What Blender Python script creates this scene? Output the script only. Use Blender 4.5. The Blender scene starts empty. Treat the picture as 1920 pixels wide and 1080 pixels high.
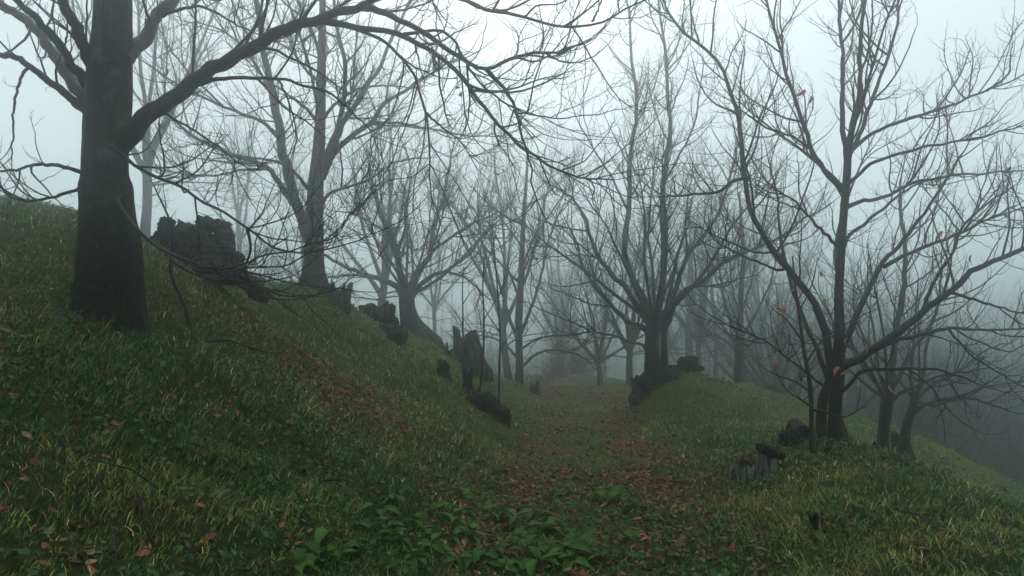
import bpy, math, random
import numpy as np
from mathutils import Vector

rng = np.random.default_rng(11)
random.seed(11)
R_ = math.radians
scene = bpy.context.scene
COL = scene.collection

# ------------------------------------------------------------------ camera
PITCH = math.atan(100 / 1280)            # horizon lies 100 px (of 1080) under the picture centre
CAM = np.array([0.0, 0.0, 1.6])
cam_d = bpy.data.cameras.new('camera')
cam_d.lens = 24; cam_d.sensor_width = 36; cam_d.clip_start = 0.05; cam_d.clip_end = 2000
cam = bpy.data.objects.new('camera', cam_d); COL.objects.link(cam)
cam.location = CAM; cam.rotation_euler = (math.pi / 2 + PITCH, 0, 0)
scene.camera = cam

# ------------------------------------------------------------------ sky, sun, exposure
SUN_EL, SUN_AZ = R_(55), R_(-2)          # soft bright spot of the overcast ahead, a little left
wd = bpy.data.worlds.new('World'); scene.world = wd; wd.use_nodes = True
nt = wd.node_tree; nt.nodes.clear()
sky = nt.nodes.new('ShaderNodeTexSky'); sky.sky_type = 'NISHITA'; sky.sun_disc = False
sky.sun_elevation = SUN_EL; sky.sun_rotation = SUN_AZ; sky.air_density = 1.0; sky.dust_density = 3.0
hs = nt.nodes.new('ShaderNodeHueSaturation'); hs.inputs['Saturation'].default_value = 0.35
b1 = nt.nodes.new('ShaderNodeBackground'); b1.inputs['Strength'].default_value = 0.05
b2 = nt.nodes.new('ShaderNodeBackground')                      # the even cloud deck
b2.inputs['Color'].default_value = (0.815, 0.945, 0.95, 1); b2.inputs['Strength'].default_value = 0.70
ad = nt.nodes.new('ShaderNodeAddShader'); wo = nt.nodes.new('ShaderNodeOutputWorld')
nt.links.new(sky.outputs[0], hs.inputs['Color']); nt.links.new(hs.outputs[0], b1.inputs['Color'])
nt.links.new(b1.outputs[0], ad.inputs[0]); nt.links.new(b2.outputs[0], ad.inputs[1])
nt.links.new(ad.outputs[0], wo.inputs['Surface'])
sun_d = bpy.data.lights.new('sun', 'SUN'); sun_d.energy = 0.6; sun_d.angle = R_(65); sun_d.color = (1, 0.985, 0.95)
sun = bpy.data.objects.new('sun', sun_d); COL.objects.link(sun)
sdir = Vector((math.sin(SUN_AZ) * math.cos(SUN_EL), math.cos(SUN_AZ) * math.cos(SUN_EL), math.sin(SUN_EL)))
sun.rotation_euler = sdir.to_track_quat('Z', 'Y').to_euler()
vs = scene.view_settings
vs.view_transform = 'Standard'; vs.look = 'None'; vs.gamma = 1; vs.exposure = 0; vs.use_curve_mapping = False
scene.render.engine = 'CYCLES'
cy = scene.cycles
cy.use_denoising = True; cy.denoiser = 'OPENIMAGEDENOISE'; cy.denoising_prefilter = 'ACCURATE'
cy.max_bounces = 10; cy.diffuse_bounces = 3; cy.glossy_bounces = 2; cy.transmission_bounces = 2
cy.volume_bounces = 6; cy.transparent_max_bounces = 4; cy.use_adaptive_sampling = False

# ------------------------------------------------------------------ helpers
def at(px, py, d):
    """point seen at photo pixel (px, py), d metres along the camera axis"""
    X = (px - 960) / 1280; Y = (540 - py) / 1280
    c, s = math.cos(PITCH), math.sin(PITCH)
    return np.array([X * d, d * (c - Y * s), CAM[2] + d * (Y * c + s)])

def tag(o, label=None, cat=None, group=None, kind=None):
    for k, v in (('label', label), ('category', cat), ('group', group), ('kind', kind)):
        if v: o[k] = v
    return o

def empty(name, loc):
    o = bpy.data.objects.new(name, None); COL.objects.link(o); o.location = loc
    o.empty_display_size = 0.2
    return o

def mesh_obj(name, V, F, mat, parent=None, smooth=True, cols=None, origin=None):
    """V (n,3) world points, F list/array of faces; origin is subtracted so that the parent's place is the base"""
    V = np.asarray(V, dtype=np.float32)
    if origin is not None: V = V - np.asarray(origin, dtype=np.float32)
    me = bpy.data.meshes.new(name)
    if isinstance(F, np.ndarray):
        n, k = F.shape
        me.vertices.add(len(V)); me.vertices.foreach_set('co', V.ravel())
        me.loops.add(n * k); me.loops.foreach_set('vertex_index', F.astype(np.int32).ravel())
        me.polygons.add(n); me.polygons.foreach_set('loop_start', np.arange(0, n * k, k, dtype=np.int32))
        me.update(calc_edges=True)
    else:
        me.from_pydata([tuple(v) for v in V], [], F); me.update()
    if smooth: me.polygons.foreach_set('use_smooth', np.ones(len(me.polygons), dtype=bool))
    if cols is not None:
        a = me.attributes.new('col', 'FLOAT_COLOR', 'POINT')
        c4 = np.ones((len(V), 4), dtype=np.float32); c4[:, :3] = cols
        a.data.foreach_set('color', c4.ravel())
    me.materials.append(mat)
    o = bpy.data.objects.new(name, me); COL.objects.link(o)
    if parent is not None: o.parent = parent
    return o

# 2-D gradient noise in numpy
_perm = np.random.default_rng(5).permutation(512)
def noise2(x, y):
    x = np.asarray(x, dtype=float); y = np.asarray(y, dtype=float)
    xi = np.floor(x).astype(int); yi = np.floor(y).astype(int)
    xf = x - xi; yf = y - yi
    u = xf * xf * xf * (xf * (xf * 6 - 15) + 10); v = yf * yf * yf * (yf * (yf * 6 - 15) + 10)
    def g(a, b, dx, dy):
        h = _perm[(_perm[a & 511] + b) & 511] * (2 * math.pi / 512)
        return np.cos(h) * dx + np.sin(h) * dy
    n00 = g(xi, yi, xf, yf); n10 = g(xi + 1, yi, xf - 1, yf)
    n01 = g(xi, yi + 1, xf, yf - 1); n11 = g(xi + 1, yi + 1, xf - 1, yf - 1)
    return ((n00 * (1 - u) + n10 * u) * (1 - v) + (n01 * (1 - u) + n11 * u) * v) * 1.5

def fbm(x, y, o=3):
    s = 0; a = 1
    for i in range(o):
        s = s + a * noise2(np.asarray(x) * 2 ** i + 17.3 * i, np.asarray(y) * 2 ** i - 9.1 * i); a *= 0.5
    return s

# ------------------------------------------------------------------ materials
class N:
    def __init__(s, name):
        s.m = bpy.data.materials.new(name); s.m.use_nodes = True
        s.t = s.m.node_tree; s.b = s.t.nodes['Principled BSDF']; s.out = s.t.nodes['Material Output']
    def n(s, typ, **kw):
        nd = s.t.nodes.new(typ)
        for k, v in kw.items():
            if k in nd.inputs: nd.inputs[k].default_value = v
            else: setattr(nd, k, v)
        return nd
    def l(s, a, b): s.t.links.new(a, b)
    def ramp(s, src, stops):
        r = s.t.nodes.new('ShaderNodeValToRGB'); e = r.color_ramp.elements
        while len(e) > 1: e.remove(e[-1])
        e[0].position = stops[0][0]; e[0].color = (*stops[0][1], 1)
        for p, c in stops[1:]:
            q = e.new(p); q.color = (*c, 1)
        s.l(src, r.inputs[0]); return r

def set_spec(b, rough, spec):
    b.inputs['Roughness'].default_value = rough; b.inputs['Specular IOR Level'].default_value = spec

def bark_material(name, base, pale, moss=(0.03, 0.045, 0.012), scale=1.0, dark_h=1.2, dark=(0.008, 0.0075, 0.0075)):
    k = N(name)
    tc = k.n('ShaderNodeTexCoord'); mp = k.n('ShaderNodeMapping'); mp.inputs['Scale'].default_value = (9 * scale, 9 * scale, 2.0 * scale)
    k.l(tc.outputs['Object'], mp.inputs[0])
    n1 = k.n('ShaderNodeTexNoise', Scale=2.2, Detail=8.0, Roughness=0.68); k.l(mp.outputs[0], n1.inputs['Vector'])
    n2 = k.n('ShaderNodeTexNoise', Scale=3.2 * scale, Detail=4.0, Roughness=0.6); k.l(tc.outputs['Object'], n2.inputs['Vector'])
    r1 = k.ramp(n1.outputs[0], [(0.32, tuple(c * 0.45 for c in base)), (0.55, base), (0.75, tuple(c * 1.5 for c in base))])
    r2 = k.ramp(n2.outputs[0], [(0.52, (0, 0, 0)), (0.66, (1, 1, 1))])
    mx = k.n('ShaderNodeMixRGB'); mx.inputs[2].default_value = (*pale, 1)
    mm = k.n('ShaderNodeMath', operation='MULTIPLY'); mm.inputs[1].default_value = 0.7
    k.l(r2.outputs[0], mm.inputs[0]); k.l(mm.outputs[0], mx.inputs[0]); k.l(r1.outputs[0], mx.inputs[1])
    # old rough bark on the foot of the trunk, wet and almost black, with an uneven upper edge
    sp = k.n('ShaderNodeSeparateXYZ'); k.l(tc.outputs['Object'], sp.inputs[0])
    nz = k.n('ShaderNodeMath', operation='MULTIPLY_ADD'); k.l(n2.outputs[0], nz.inputs[0]); nz.inputs[1].default_value = 0.9; k.l(sp.outputs['Z'], nz.inputs[2])
    mr = k.n('ShaderNodeMapRange'); k.l(nz.outputs[0], mr.inputs[0])
    mr.inputs[1].default_value = dark_h + 0.40; mr.inputs[2].default_value = dark_h + 0.62; mr.inputs[3].default_value = 1; mr.inputs[4].default_value = 0
    n3 = k.n('ShaderNodeTexNoise', Scale=14.0, Detail=3.0); k.l(mp.outputs[0], n3.inputs['Vector'])
    rd = k.ramp(n3.outputs[0], [(0.35, tuple(c * 0.5 for c in dark)), (0.6, dark), (0.68, tuple(c * 3 for c in dark)), (0.8, tuple(c * 9 for c in dark))])
    m2 = k.n('ShaderNodeMixRGB'); k.l(mr.outputs[0], m2.inputs[0]); k.l(mx.outputs[0], m2.inputs[1]); k.l(rd.outputs[0], m2.inputs[2])
    n4 = k.n('ShaderNodeTexNoise', Scale=6.0 * scale, Detail=5.0); k.l(tc.outputs['Object'], n4.inputs['Vector'])
    r4 = k.ramp(n4.outputs[0], [(0.56, (0, 0, 0)), (0.72, (0.8, 0.8, 0.8))])
    m3 = k.n('ShaderNodeMixRGB'); k.l(r4.outputs[0], m3.inputs[0]); k.l(m2.outputs[0], m3.inputs[1]); m3.inputs[2].default_value = (*moss, 1)
    n5 = k.n('ShaderNodeTexNoise', Scale=38.0 * scale, Detail=2.0); k.l(tc.outputs['Object'], n5.inputs['Vector'])
    r5 = k.ramp(n5.outputs[0], [(0.66, (0, 0, 0)), (0.72, (0.8, 0.8, 0.8))])
    m4 = k.n('ShaderNodeMixRGB'); k.l(r5.outputs[0], m4.inputs[0]); k.l(m3.outputs[0], m4.inputs[1]); m4.inputs[2].default_value = (*[c * 1.5 for c in pale], 1)
    k.l(m4.outputs[0], k.b.inputs['Base Color'])
    bp = k.n('ShaderNodeBump', Strength=1.0, Distance=0.04); k.l(n1.outputs[0], bp.inputs['Height']); k.l(bp.outputs[0], k.b.inputs['Normal'])
    set_spec(k.b, 0.62, 0.12)
    return k.m

def twig_material(name, c0, c1):
    k = N(name)
    tc = k.n('ShaderNodeTexCoord')
    n1 = k.n('ShaderNodeTexNoise', Scale=3.0, Detail=5.0); k.l(tc.outputs['Object'], n1.inputs['Vector'])
    r = k.ramp(n1.outputs[0], [(0.35, c0), (0.65, c1)]); k.l(r.outputs[0], k.b.inputs['Base Color'])
    set_spec(k.b, 0.5, 0.15)
    return k.m

def attr_material(name, rough=0.6, spec=0.25, transl=0.0):
    k = N(name)
    a = k.n('ShaderNodeAttribute', attribute_name='col'); k.l(a.outputs['Color'], k.b.inputs['Base Color'])
    set_spec(k.b, rough, spec)
    if transl:
        tr = k.n('ShaderNodeBsdfTranslucent'); k.l(a.outputs['Color'], tr.inputs['Color'])
        mx = k.n('ShaderNodeMixShader'); mx.inputs[0].default_value = transl
        k.l(k.b.outputs[0], mx.inputs[1]); k.l(tr.outputs[0], mx.inputs[2]); k.l(mx.outputs[0], k.out.inputs['Surface'])
    return k.m

def leaf_material(name, c0, c1, rough=0.45, spec=0.14, scale=6.0):
    k = N(name)
    oi = k.n('ShaderNodeObjectInfo')
    tc = k.n('ShaderNodeTexCoord'); n1 = k.n('ShaderNodeTexNoise', Scale=scale, Detail=4.0); k.l(tc.outputs['Object'], n1.inputs['Vector'])
    ad = k.n('ShaderNodeMath', operation='MULTIPLY_ADD'); k.l(n1.outputs[0], ad.inputs[0]); ad.inputs[1].default_value = 0.45
    k.l(oi.outputs['Random'], ad.inputs[2])
    r = k.ramp(ad.outputs[0], [(0.15, c0), (1.25 if False else 1.0, c1)])
    k.l(r.outputs[0], k.b.inputs['Base Color']); set_spec(k.b, rough, spec)
    tr = k.n('ShaderNodeBsdfTranslucent'); k.l(r.outputs[0], tr.inputs['Color'])
    mx = k.n('ShaderNodeMixShader'); mx.inputs[0].default_value = 0.25
    k.l(k.b.outputs[0], mx.inputs[1]); k.l(tr.outputs[0], mx.inputs[2]); k.l(mx.outputs[0], k.out.inputs['Surface'])
    return k.m

def rotten_material(name, dark, light, moss=(0.03, 0.045, 0.010), mossy=0.5, grain=(8, 8, 1.6)):
    k = N(name)
    tc = k.n('ShaderNodeTexCoord'); mp = k.n('ShaderNodeMapping'); mp.inputs['Scale'].default_value = grain
    k.l(tc.outputs['Object'], mp.inputs[0])
    n1 = k.n('ShaderNodeTexNoise', Scale=3.0, Detail=8.0, Roughness=0.7); k.l(mp.outputs[0], n1.inputs['Vector'])
    r1 = k.ramp(n1.outputs[0], [(0.35, dark), (0.7, light)])
    ge = k.n('ShaderNodeNewGeometry'); sp = k.n('ShaderNodeSeparateXYZ'); k.l(ge.outputs['Normal'], sp.inputs[0])
    n2 = k.n('ShaderNodeTexNoise', Scale=5.0, Detail=5.0); k.l(tc.outputs['Object'], n2.inputs['Vector'])
    a = k.n('ShaderNodeMath', operation='MULTIPLY_ADD'); k.l(sp.outputs['Z'], a.inputs[0]); a.inputs[1].default_value = 0.25; k.l(n2.outputs[0], a.inputs[2])
    r2 = k.ramp(a.outputs[0], [(0.55, (0, 0, 0)), (0.75, (mossy,) * 3)])
    vo = k.n('ShaderNodeTexVoronoi', feature='DISTANCE_TO_EDGE', Scale=1.1); k.l(mp.outputs[0], vo.inputs['Vector'])        # drying cracks
    rc = k.ramp(vo.outputs['Distance'], [(0.0, (0.12, 0.12, 0.12)), (0.10, (1, 1, 1))])
    mc = k.n('ShaderNodeMixRGB', blend_type='MULTIPLY'); mc.inputs[0].default_value = 1; k.l(r1.outputs[0], mc.inputs[1]); k.l(rc.outputs[0], mc.inputs[2])
    mx = k.n('ShaderNodeMixRGB'); k.l(r2.outputs[0], mx.inputs[0]); k.l(mc.outputs[0], mx.inputs[1]); mx.inputs[2].default_value = (*moss, 1)
    k.l(mx.outputs[0], k.b.inputs['Base Color'])
    hm = k.n('ShaderNodeMath', operation='MULTIPLY'); k.l(n1.outputs[0], hm.inputs[0]); k.l(rc.outputs[0], hm.inputs[1])
    bp = k.n('ShaderNodeBump', Strength=1.0, Distance=0.05); k.l(hm.outputs[0], bp.inputs['Height']); k.l(bp.outputs[0], k.b.inputs['Normal'])
    set_spec(k.b, 0.7, 0.12)
    return k.m

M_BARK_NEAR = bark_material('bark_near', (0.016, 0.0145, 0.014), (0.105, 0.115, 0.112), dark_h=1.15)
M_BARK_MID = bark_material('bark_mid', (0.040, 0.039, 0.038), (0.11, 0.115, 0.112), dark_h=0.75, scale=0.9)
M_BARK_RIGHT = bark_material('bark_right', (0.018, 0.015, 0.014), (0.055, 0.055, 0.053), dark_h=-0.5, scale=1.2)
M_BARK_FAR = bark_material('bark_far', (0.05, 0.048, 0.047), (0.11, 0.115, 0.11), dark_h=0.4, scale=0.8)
M_LIMB_NEAR = twig_material('limb_near', (0.010, 0.009, 0.009), (0.022, 0.020, 0.019))
M_LIMB = twig_material('limb_bark', (0.026, 0.025, 0.024), (0.065, 0.064, 0.062))
M_TWIG = twig_material('twig_bark', (0.016, 0.013, 0.012), (0.036, 0.029, 0.026))
M_TWIG_RED = twig_material('twig_bark_red', (0.014, 0.008, 0.0075), (0.036, 0.018, 0.016))
M_ROT = rotten_material('rotten_wood', (0.005, 0.005, 0.005), (0.075, 0.070, 0.064))
M_ROT_BLOCK = rotten_material('rotten_block', (0.005, 0.005, 0.005), (0.13, 0.124, 0.116), mossy=0.7, grain=(4, 4, 11))
M_ROT_PALE = rotten_material('weathered_wood', (0.02, 0.019, 0.018), (0.12, 0.115, 0.11), mossy=0.4)
M_ROT_BLACK = rotten_material('charred_wood', (0.004, 0.004, 0.004), (0.016, 0.014, 0.013), mossy=0.25)
M_GRASS = attr_material('grass_blades', 0.5, 0.10, 0.3)
M_LITTER = attr_material('leaf_litter', 0.5, 0.12, 0.1)
M_WEED = attr_material('weed_leaves', 0.45, 0.12, 0.25)
M_ARUM = leaf_material('arum_leaf', (0.020, 0.064, 0.010), (0.060, 0.130, 0.022), 0.5, 0.06)
M_DRYLEAF = leaf_material('dry_leaf', (0.09, 0.035, 0.018), (0.26, 0.12, 0.06), 0.55, 0.25)
M_ORANGE = leaf_material('withered_leaf', (0.32, 0.115, 0.05), (0.46, 0.19, 0.09), 0.55, 0.25)

# ------------------------------------------------------------------ the lie of the land
def pathx(y):
    return np.interp(y, [-20, 0, 3, 5, 9.75, 14, 18, 23, 28, 34, 45, 60], [-2, 0.0, 0.3, 0.55, 1.1, 1.5, 1.75, 1.9, 1.75, 1.0, -1.5, -5])

ctrl = []
def P(px, py, d): ctrl.append(tuple(at(px, py, d)))
def W(*pts): ctrl.extend(pts)
for y in (-8, -3, 1, 3, 5, 7, 9, 11, 13, 15, 18, 21, 24, 28, 33):
    c = float(pathx(y)); hw = 1.3 if y > 4 else 1.5
    W((c - hw, y, 0.04), (c, y, -0.02), (c + hw - 0.15, y, 0.04))
# left bank
for a in ((200, 605, 6.5), (590, 545, 12.8), (775, 632, 18), (970, 715, 20), (828, 708, 12), (930, 768, 11.5), (880, 694, 14),
          (700, 602, 14), (370, 482, 9), (0, 388, 11), (130, 404, 11), (450, 520, 13), (0, 402, 17), (300, 452, 18), (510, 553, 18),
          (640, 596, 18), (800, 664, 24), (870, 690, 29), (500, 575, 29), (200, 475, 29), (640, 640, 45), (400, 560, 50), (100, 520, 60),
          (480, 620, 10), (620, 680, 9.5), (330, 700, 6.0)):
    P(*a)
W((-2.6, 3, 0.70), (-3.6, 4, 1.35), (-5.2, 4, 2.15), (-8, 4, 3.2), (-12, 5, 4.2), (-2.6, 1, 0.65), (-5, 1, 1.95), (-8, 0, 3.1),
  (-3, -4, 0.7), (-7, -5, 2.6), (-14, -5, 4.4), (-25, 8, 6), (-25, 25, 6.3), (-40, -10, 7), (-60, 40, 9), (-60, 100, 9), (-30, 100, 4.5), (-60, -40, 9))
# right-hand ridge and mound
for a in ((1560, 828, 8), (1480, 856, 7.6), (1400, 876, 7.4), (1660, 868, 7.2), (1750, 906, 6.5), (1900, 944, 6.5), (1655, 858, 11), (1700, 870, 11.5),
          (1620, 786, 16), (1750, 832, 16), (1890, 906, 16), (1225, 706, 14.5), (1300, 692, 14.5), (1372, 736, 15), (1383, 718, 21),
          (1440, 727, 20.5), (1250, 790, 12), (1350, 782, 12), (1450, 792, 12.5), (1500, 802, 12), (1500, 772, 20), (1195, 748, 14),
          (1125, 723, 26), (1180, 735, 22), (1060, 724, 27), (1600, 960, 5.2), (1900, 1010, 4.9)):
    P(*a)
W((6.5, 7, -0.95), (8, 7, -1.8), (6, 5, -0.45), (6, 2.5, -0.2), (9, 3, -1.5), (12, 8, -4.0), (14, 16, -3.8), (20, 16, -7), (32, 20, -12),
  (20, 3, -6.5), (4, 1, 0.2), (4, -4, 0.1), (9, -5, -1.5), (20, -10, -6), (40, -10, -12), (60, 30, -9), (100, 60, -1), (13, 26, -3.2), (2, 42, -0.7), (2, 60, -1.2),
  (11, 42, -2.2), (22, 42, -6.5), (45, 60, -6), (0, 100, -1), (70, 100, 0), (0, 160, 0), (70, 160, 3), (45, 90, -2), (-70, 160, 8), (8, 32, -1.0), (0, -40, 0), (60, -40, -14))
C_ = np.array(ctrl)
SX, SY = 1.0, 0.8
def _phi(r2): return 0.5 * r2 * np.log(r2 + 1e-9)
def _tps_fit():
    A = C_[:, :2] * [SX, SY]; n = len(A)
    r2 = ((A[:, None] - A[None]) ** 2).sum(-1)
    K = _phi(r2) + np.eye(n) * 0.35
    Pm = np.c_[np.ones(n), A]
    M = np.zeros((n + 3, n + 3)); M[:n, :n] = K; M[:n, n:] = Pm; M[n:, :n] = Pm.T
    return A, np.linalg.solve(M, np.r_[C_[:, 2], 0, 0, 0])
_A, _W = _tps_fit()
def tps(x, y):
    x = np.asarray(x, float).ravel(); y = np.asarray(y, float).ravel()
    q = np.c_[x * SX, y * SY]; out = np.empty(len(q))
    for i in range(0, len(q), 20000):
        s = q[i:i + 20000]
        r2 = ((s[:, None] - _A[None]) ** 2).sum(-1)
        out[i:i + 20000] = _phi(r2) @ _W[:len(_A)] + _W[-3] + s @ _W[-2:]
    return out

def axis(lo, mid0, mid1, hi, fine, grow):
    a = list(np.arange(mid0, mid1, fine)); s = fine; v = a[-1]
    while v < hi: s *= grow; v += s; a.append(v)
    s = fine; v = a[0]; b = []
    while v > lo: s *= grow; v -= s; b.append(v)
    return np.array(b[::-1] + a)
GX = axis(-140, -9, 9, 140, 0.075, 1.06)
GY = axis(-60, 1.5, 17, 180, 0.085, 1.045)
gx, gy = np.meshgrid(GX, GY)
near = np.clip(1 - (np.hypot(gx, gy) - 45) / 40, 0, 1)
zt = tps(gx, gy).reshape(gx.shape)
off = np.clip((np.abs(gx - pathx(gy)) - 1.0) / 1.2, 0.25, 1)
GZ = zt + off * near * (0.10 * fbm(gx * 0.7, gy * 0.7, 3) + 0.055 * fbm(gx * 2.3, gy * 2.3, 2)) - 0.025 * np.exp(-((np.abs(gx - pathx(gy)) - 0.85) / 0.3) ** 2) * near

def height(x, y):
    x = np.asarray(x, float); y = np.asarray(y, float)
    i = np.clip(np.searchsorted(GX, x) - 1, 0, len(GX) - 2); j = np.clip(np.searchsorted(GY, y) - 1, 0, len(GY) - 2)
    fx = (x - GX[i]) / (GX[i + 1] - GX[i]); fy = (y - GY[j]) / (GY[j + 1] - GY[j])
    return (GZ[j, i] * (1 - fx) + GZ[j, i + 1] * fx) * (1 - fy) + (GZ[j + 1, i] * (1 - fx) + GZ[j + 1, i + 1] * fx) * fy
def hpt(p, dz=0.0):
    return np.array([p[0], p[1], float(height(p[0], p[1])) + dz])
def gnormal(x, y):
    e = 0.12
    dx = (height(x + e, y) - height(x - e, y)) / (2 * e); dy = (height(x, y + e) - height(x, y - e)) / (2 * e)
    n = np.stack([-dx, -dy, np.ones_like(dx)], -1)
    return n / np.linalg.norm(n, axis=-1, keepdims=True)
def on_ground(px, py):
    """where the sight line through a photo pixel meets the ground"""
    d = np.linspace(2.0, 60, 4000); a = np.stack([at(px, py, t) for t in (2.0, 60.0)])
    pts = a[0] + (a[1] - a[0]) * ((d - 2) / 58)[:, None]
    under = np.nonzero(pts[:, 2] < height(pts[:, 0], pts[:, 1]))[0]
    return pts[under[0]] if len(under) else pts[-1]
# ------------------------------------------------------------------ ground sheet
def build_ground():
    nx, ny = len(GX), len(GY)
    V = np.stack([gx.ravel(), gy.ravel(), GZ.ravel()], -1)
    a = (np.arange(ny - 1)[:, None] * nx + np.arange(nx - 1)[None]).ravel()
    F = np.stack([a, a + 1, a + nx + 1, a + nx], -1)
    u = gx - pathx(gy)
    tr = (0.55 + 0.6 * fbm(gx * 0.9 + 4, gy * 0.9, 2)) * np.exp(-((np.abs(u) - 0.7) / 0.65) ** 2) * np.clip((40 - gy) / 12, 0, 1) * np.clip((gy - 2) / 7, 0.3, 1)
    lit = np.clip(tr + 0.35 * fbm(gx * 1.3, gy * 1.3, 2) - 0.1, 0, 1).ravel()
    soil = np.array([0.018, 0.014, 0.010]); green = np.array([0.036, 0.064, 0.017]); leafy = np.array([0.085, 0.040, 0.028])
    far = np.clip((np.hypot(gx, gy) - 30) / 15, 0, 1).ravel()[:, None]
    base = soil * 0.5 + green * 0.5
    olive = np.array([0.105, 0.115, 0.030])
    n = np.clip(0.5 + 0.6 * fbm(gx * 0.5, gy * 0.5, 3), 0, 1).ravel()[:, None]
    near_d = np.clip((np.hypot(gx, gy) - 6) / 8, 0, 1).ravel()[:, None]
    c = base * (1 - near_d) + (green * 1.3 * (1 - n) + olive * n) * near_d
    c = c * (1 - lit[:, None]) + leafy * lit[:, None]
    c = c * (1 - far) + np.array([0.03, 0.026, 0.018]) * far
    k = N('meadow_soil')
    at_ = k.n('ShaderNodeAttribute', attribute_name='col'); tc = k.n('ShaderNodeTexCoord')
    n1 = k.n('ShaderNodeTexNoise', Scale=9.0, Detail=8.0, Roughness=0.7); k.l(tc.outputs['Object'], n1.inputs['Vector'])
    r = k.ramp(n1.outputs[0], [(0.3, (0.35, 0.35, 0.35)), (0.7, (1.6, 1.6, 1.5))])
    mx = k.n('ShaderNodeMixRGB', blend_type='MULTIPLY'); mx.inputs[0].default_value = 1
    k.l(at_.outputs['Color'], mx.inputs[1]); k.l(r.outputs[0], mx.inputs[2]); k.l(mx.outputs[0], k.b.inputs['Base Color'])
    n2 = k.n('ShaderNodeTexNoise', Scale=30.0, Detail=6.0); k.l(tc.outputs['Object'], n2.inputs['Vector'])
    bp = k.n('ShaderNodeBump', Strength=1.0, Distance=0.05); k.l(n2.outputs[0], bp.inputs['Height']); k.l(bp.outputs[0], k.b.inputs['Normal'])
    set_spec(k.b, 0.8, 0.05)
    return tag(mesh_obj('ground', V, F, k.m, cols=c), kind='structure')
build_ground()

# ------------------------------------------------------------------ branch growing
def unit(v): return v / np.maximum(np.linalg.norm(v, axis=-1, keepdims=True), 1e-9)

def resample(pts, k):
    pts = np.asarray(pts, float)
    if len(pts) > 2:                                   # Catmull-Rom through the points
        q = np.vstack([2 * pts[0] - pts[1], pts, 2 * pts[-1] - pts[-2]]); o = []
        for i in range(len(pts) - 1):
            t = np.linspace(0, 1, 10, endpoint=False)[:, None]
            p0, p1, p2, p3 = q[i:i + 4]
            o.append(0.5 * (2 * p1 + (p2 - p0) * t + (2 * p0 - 5 * p1 + 4 * p2 - p3) * t ** 2 + (3 * p1 - p0 - 3 * p2 + p3) * t ** 3))
        pts = np.vstack(o + [pts[-1:]])
    s = np.r_[0, np.cumsum(np.linalg.norm(np.diff(pts[:, :3], axis=0), axis=1))]
    t = np.linspace(0, s[-1], k)
    return np.stack([np.interp(t, s, pts[:, c]) for c in range(pts.shape[1])], -1)

def along(P_, t):
    """points, tangents of branches P_ (n,K,3) at fractions t (n,)"""
    K = P_.shape[1]; f = t * (K - 1); i = np.clip(f.astype(int), 0, K - 2); w = (f - i)[:, None]
    r = np.arange(len(P_))
    return P_[r, i] * (1 - w) + P_[r, i + 1] * w, unit(P_[r, i + 1] - P_[r, i])

def grow(Pp, Rp, ID, g, dens, lmin, lmax, K, a0, a1, up, wig, t0=0.15, rk=0.011, rmin=0.0016, zig=0.0, flat=0.0, tip=True, lfrac=0.7, droop=0.0):
    """children of the branches Pp: returns points, radii, owner ids"""
    L = np.linalg.norm(np.diff(Pp, axis=1), axis=2).sum(1)
    n = np.maximum(g.poisson(L * (1 - t0) * dens), 1 if tip else 0)
    src = np.repeat(np.arange(len(Pp)), n)
    if len(src) == 0: return np.zeros((0, K, 3)), np.zeros((0, K)), np.zeros(0, int)
    t = t0 + (1 - t0) * g.random(len(src)) ** 0.85
    if tip:
        first = np.r_[0, np.cumsum(n)[:-1]][n > 0]; t[first] = 1.0
    p, T = along(Pp[src], np.minimum(t, 0.9999))
    rad = np.array([np.interp(tt, np.linspace(0, 1, Rp.shape[1]), Rp[s]) for tt, s in zip(t, src)])
    N_ = g.normal(size=p.shape); N_[:, 2] = N_[:, 2] * (1 - flat) + 0.35
    N_ = unit(N_ - (N_ * T).sum(1, keepdims=True) * T)
    a = a0 + (a1 - a0) * g.random(len(src)); a[t == 1.0] *= 0.3
    D = unit(np.cos(a)[:, None] * T + np.sin(a)[:, None] * N_)
    ln = lmin + (lmax - lmin) * g.random(len(src)) ** 1.4
    ln = np.minimum(ln, lfrac * L[src] * (1.15 - 0.75 * t) + 0.35 * lmin)
    st = ln / (K - 1)
    r0 = np.clip(np.minimum(rad * 0.72, rk * ln + rmin), rmin, None)
    out = np.empty((len(src), K, 3)); out[:, 0] = p
    side = unit(np.cross(D, g.normal(size=D.shape)))
    for k in range(1, K):
        z = side * (zig if k % 2 else -zig)
        D2 = unit(D + z)
        out[:, k] = out[:, k - 1] + D2 * st[:, None]
        D = D + g.normal(size=D.shape) * wig; D[:, 2] += up * (0.5 + g.random(len(D))) - droop * k / K
        D = unit(D)
    R = r0[:, None] * np.linspace(1, 0.45, K)[None]
    return out, R, ID[src]

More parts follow.
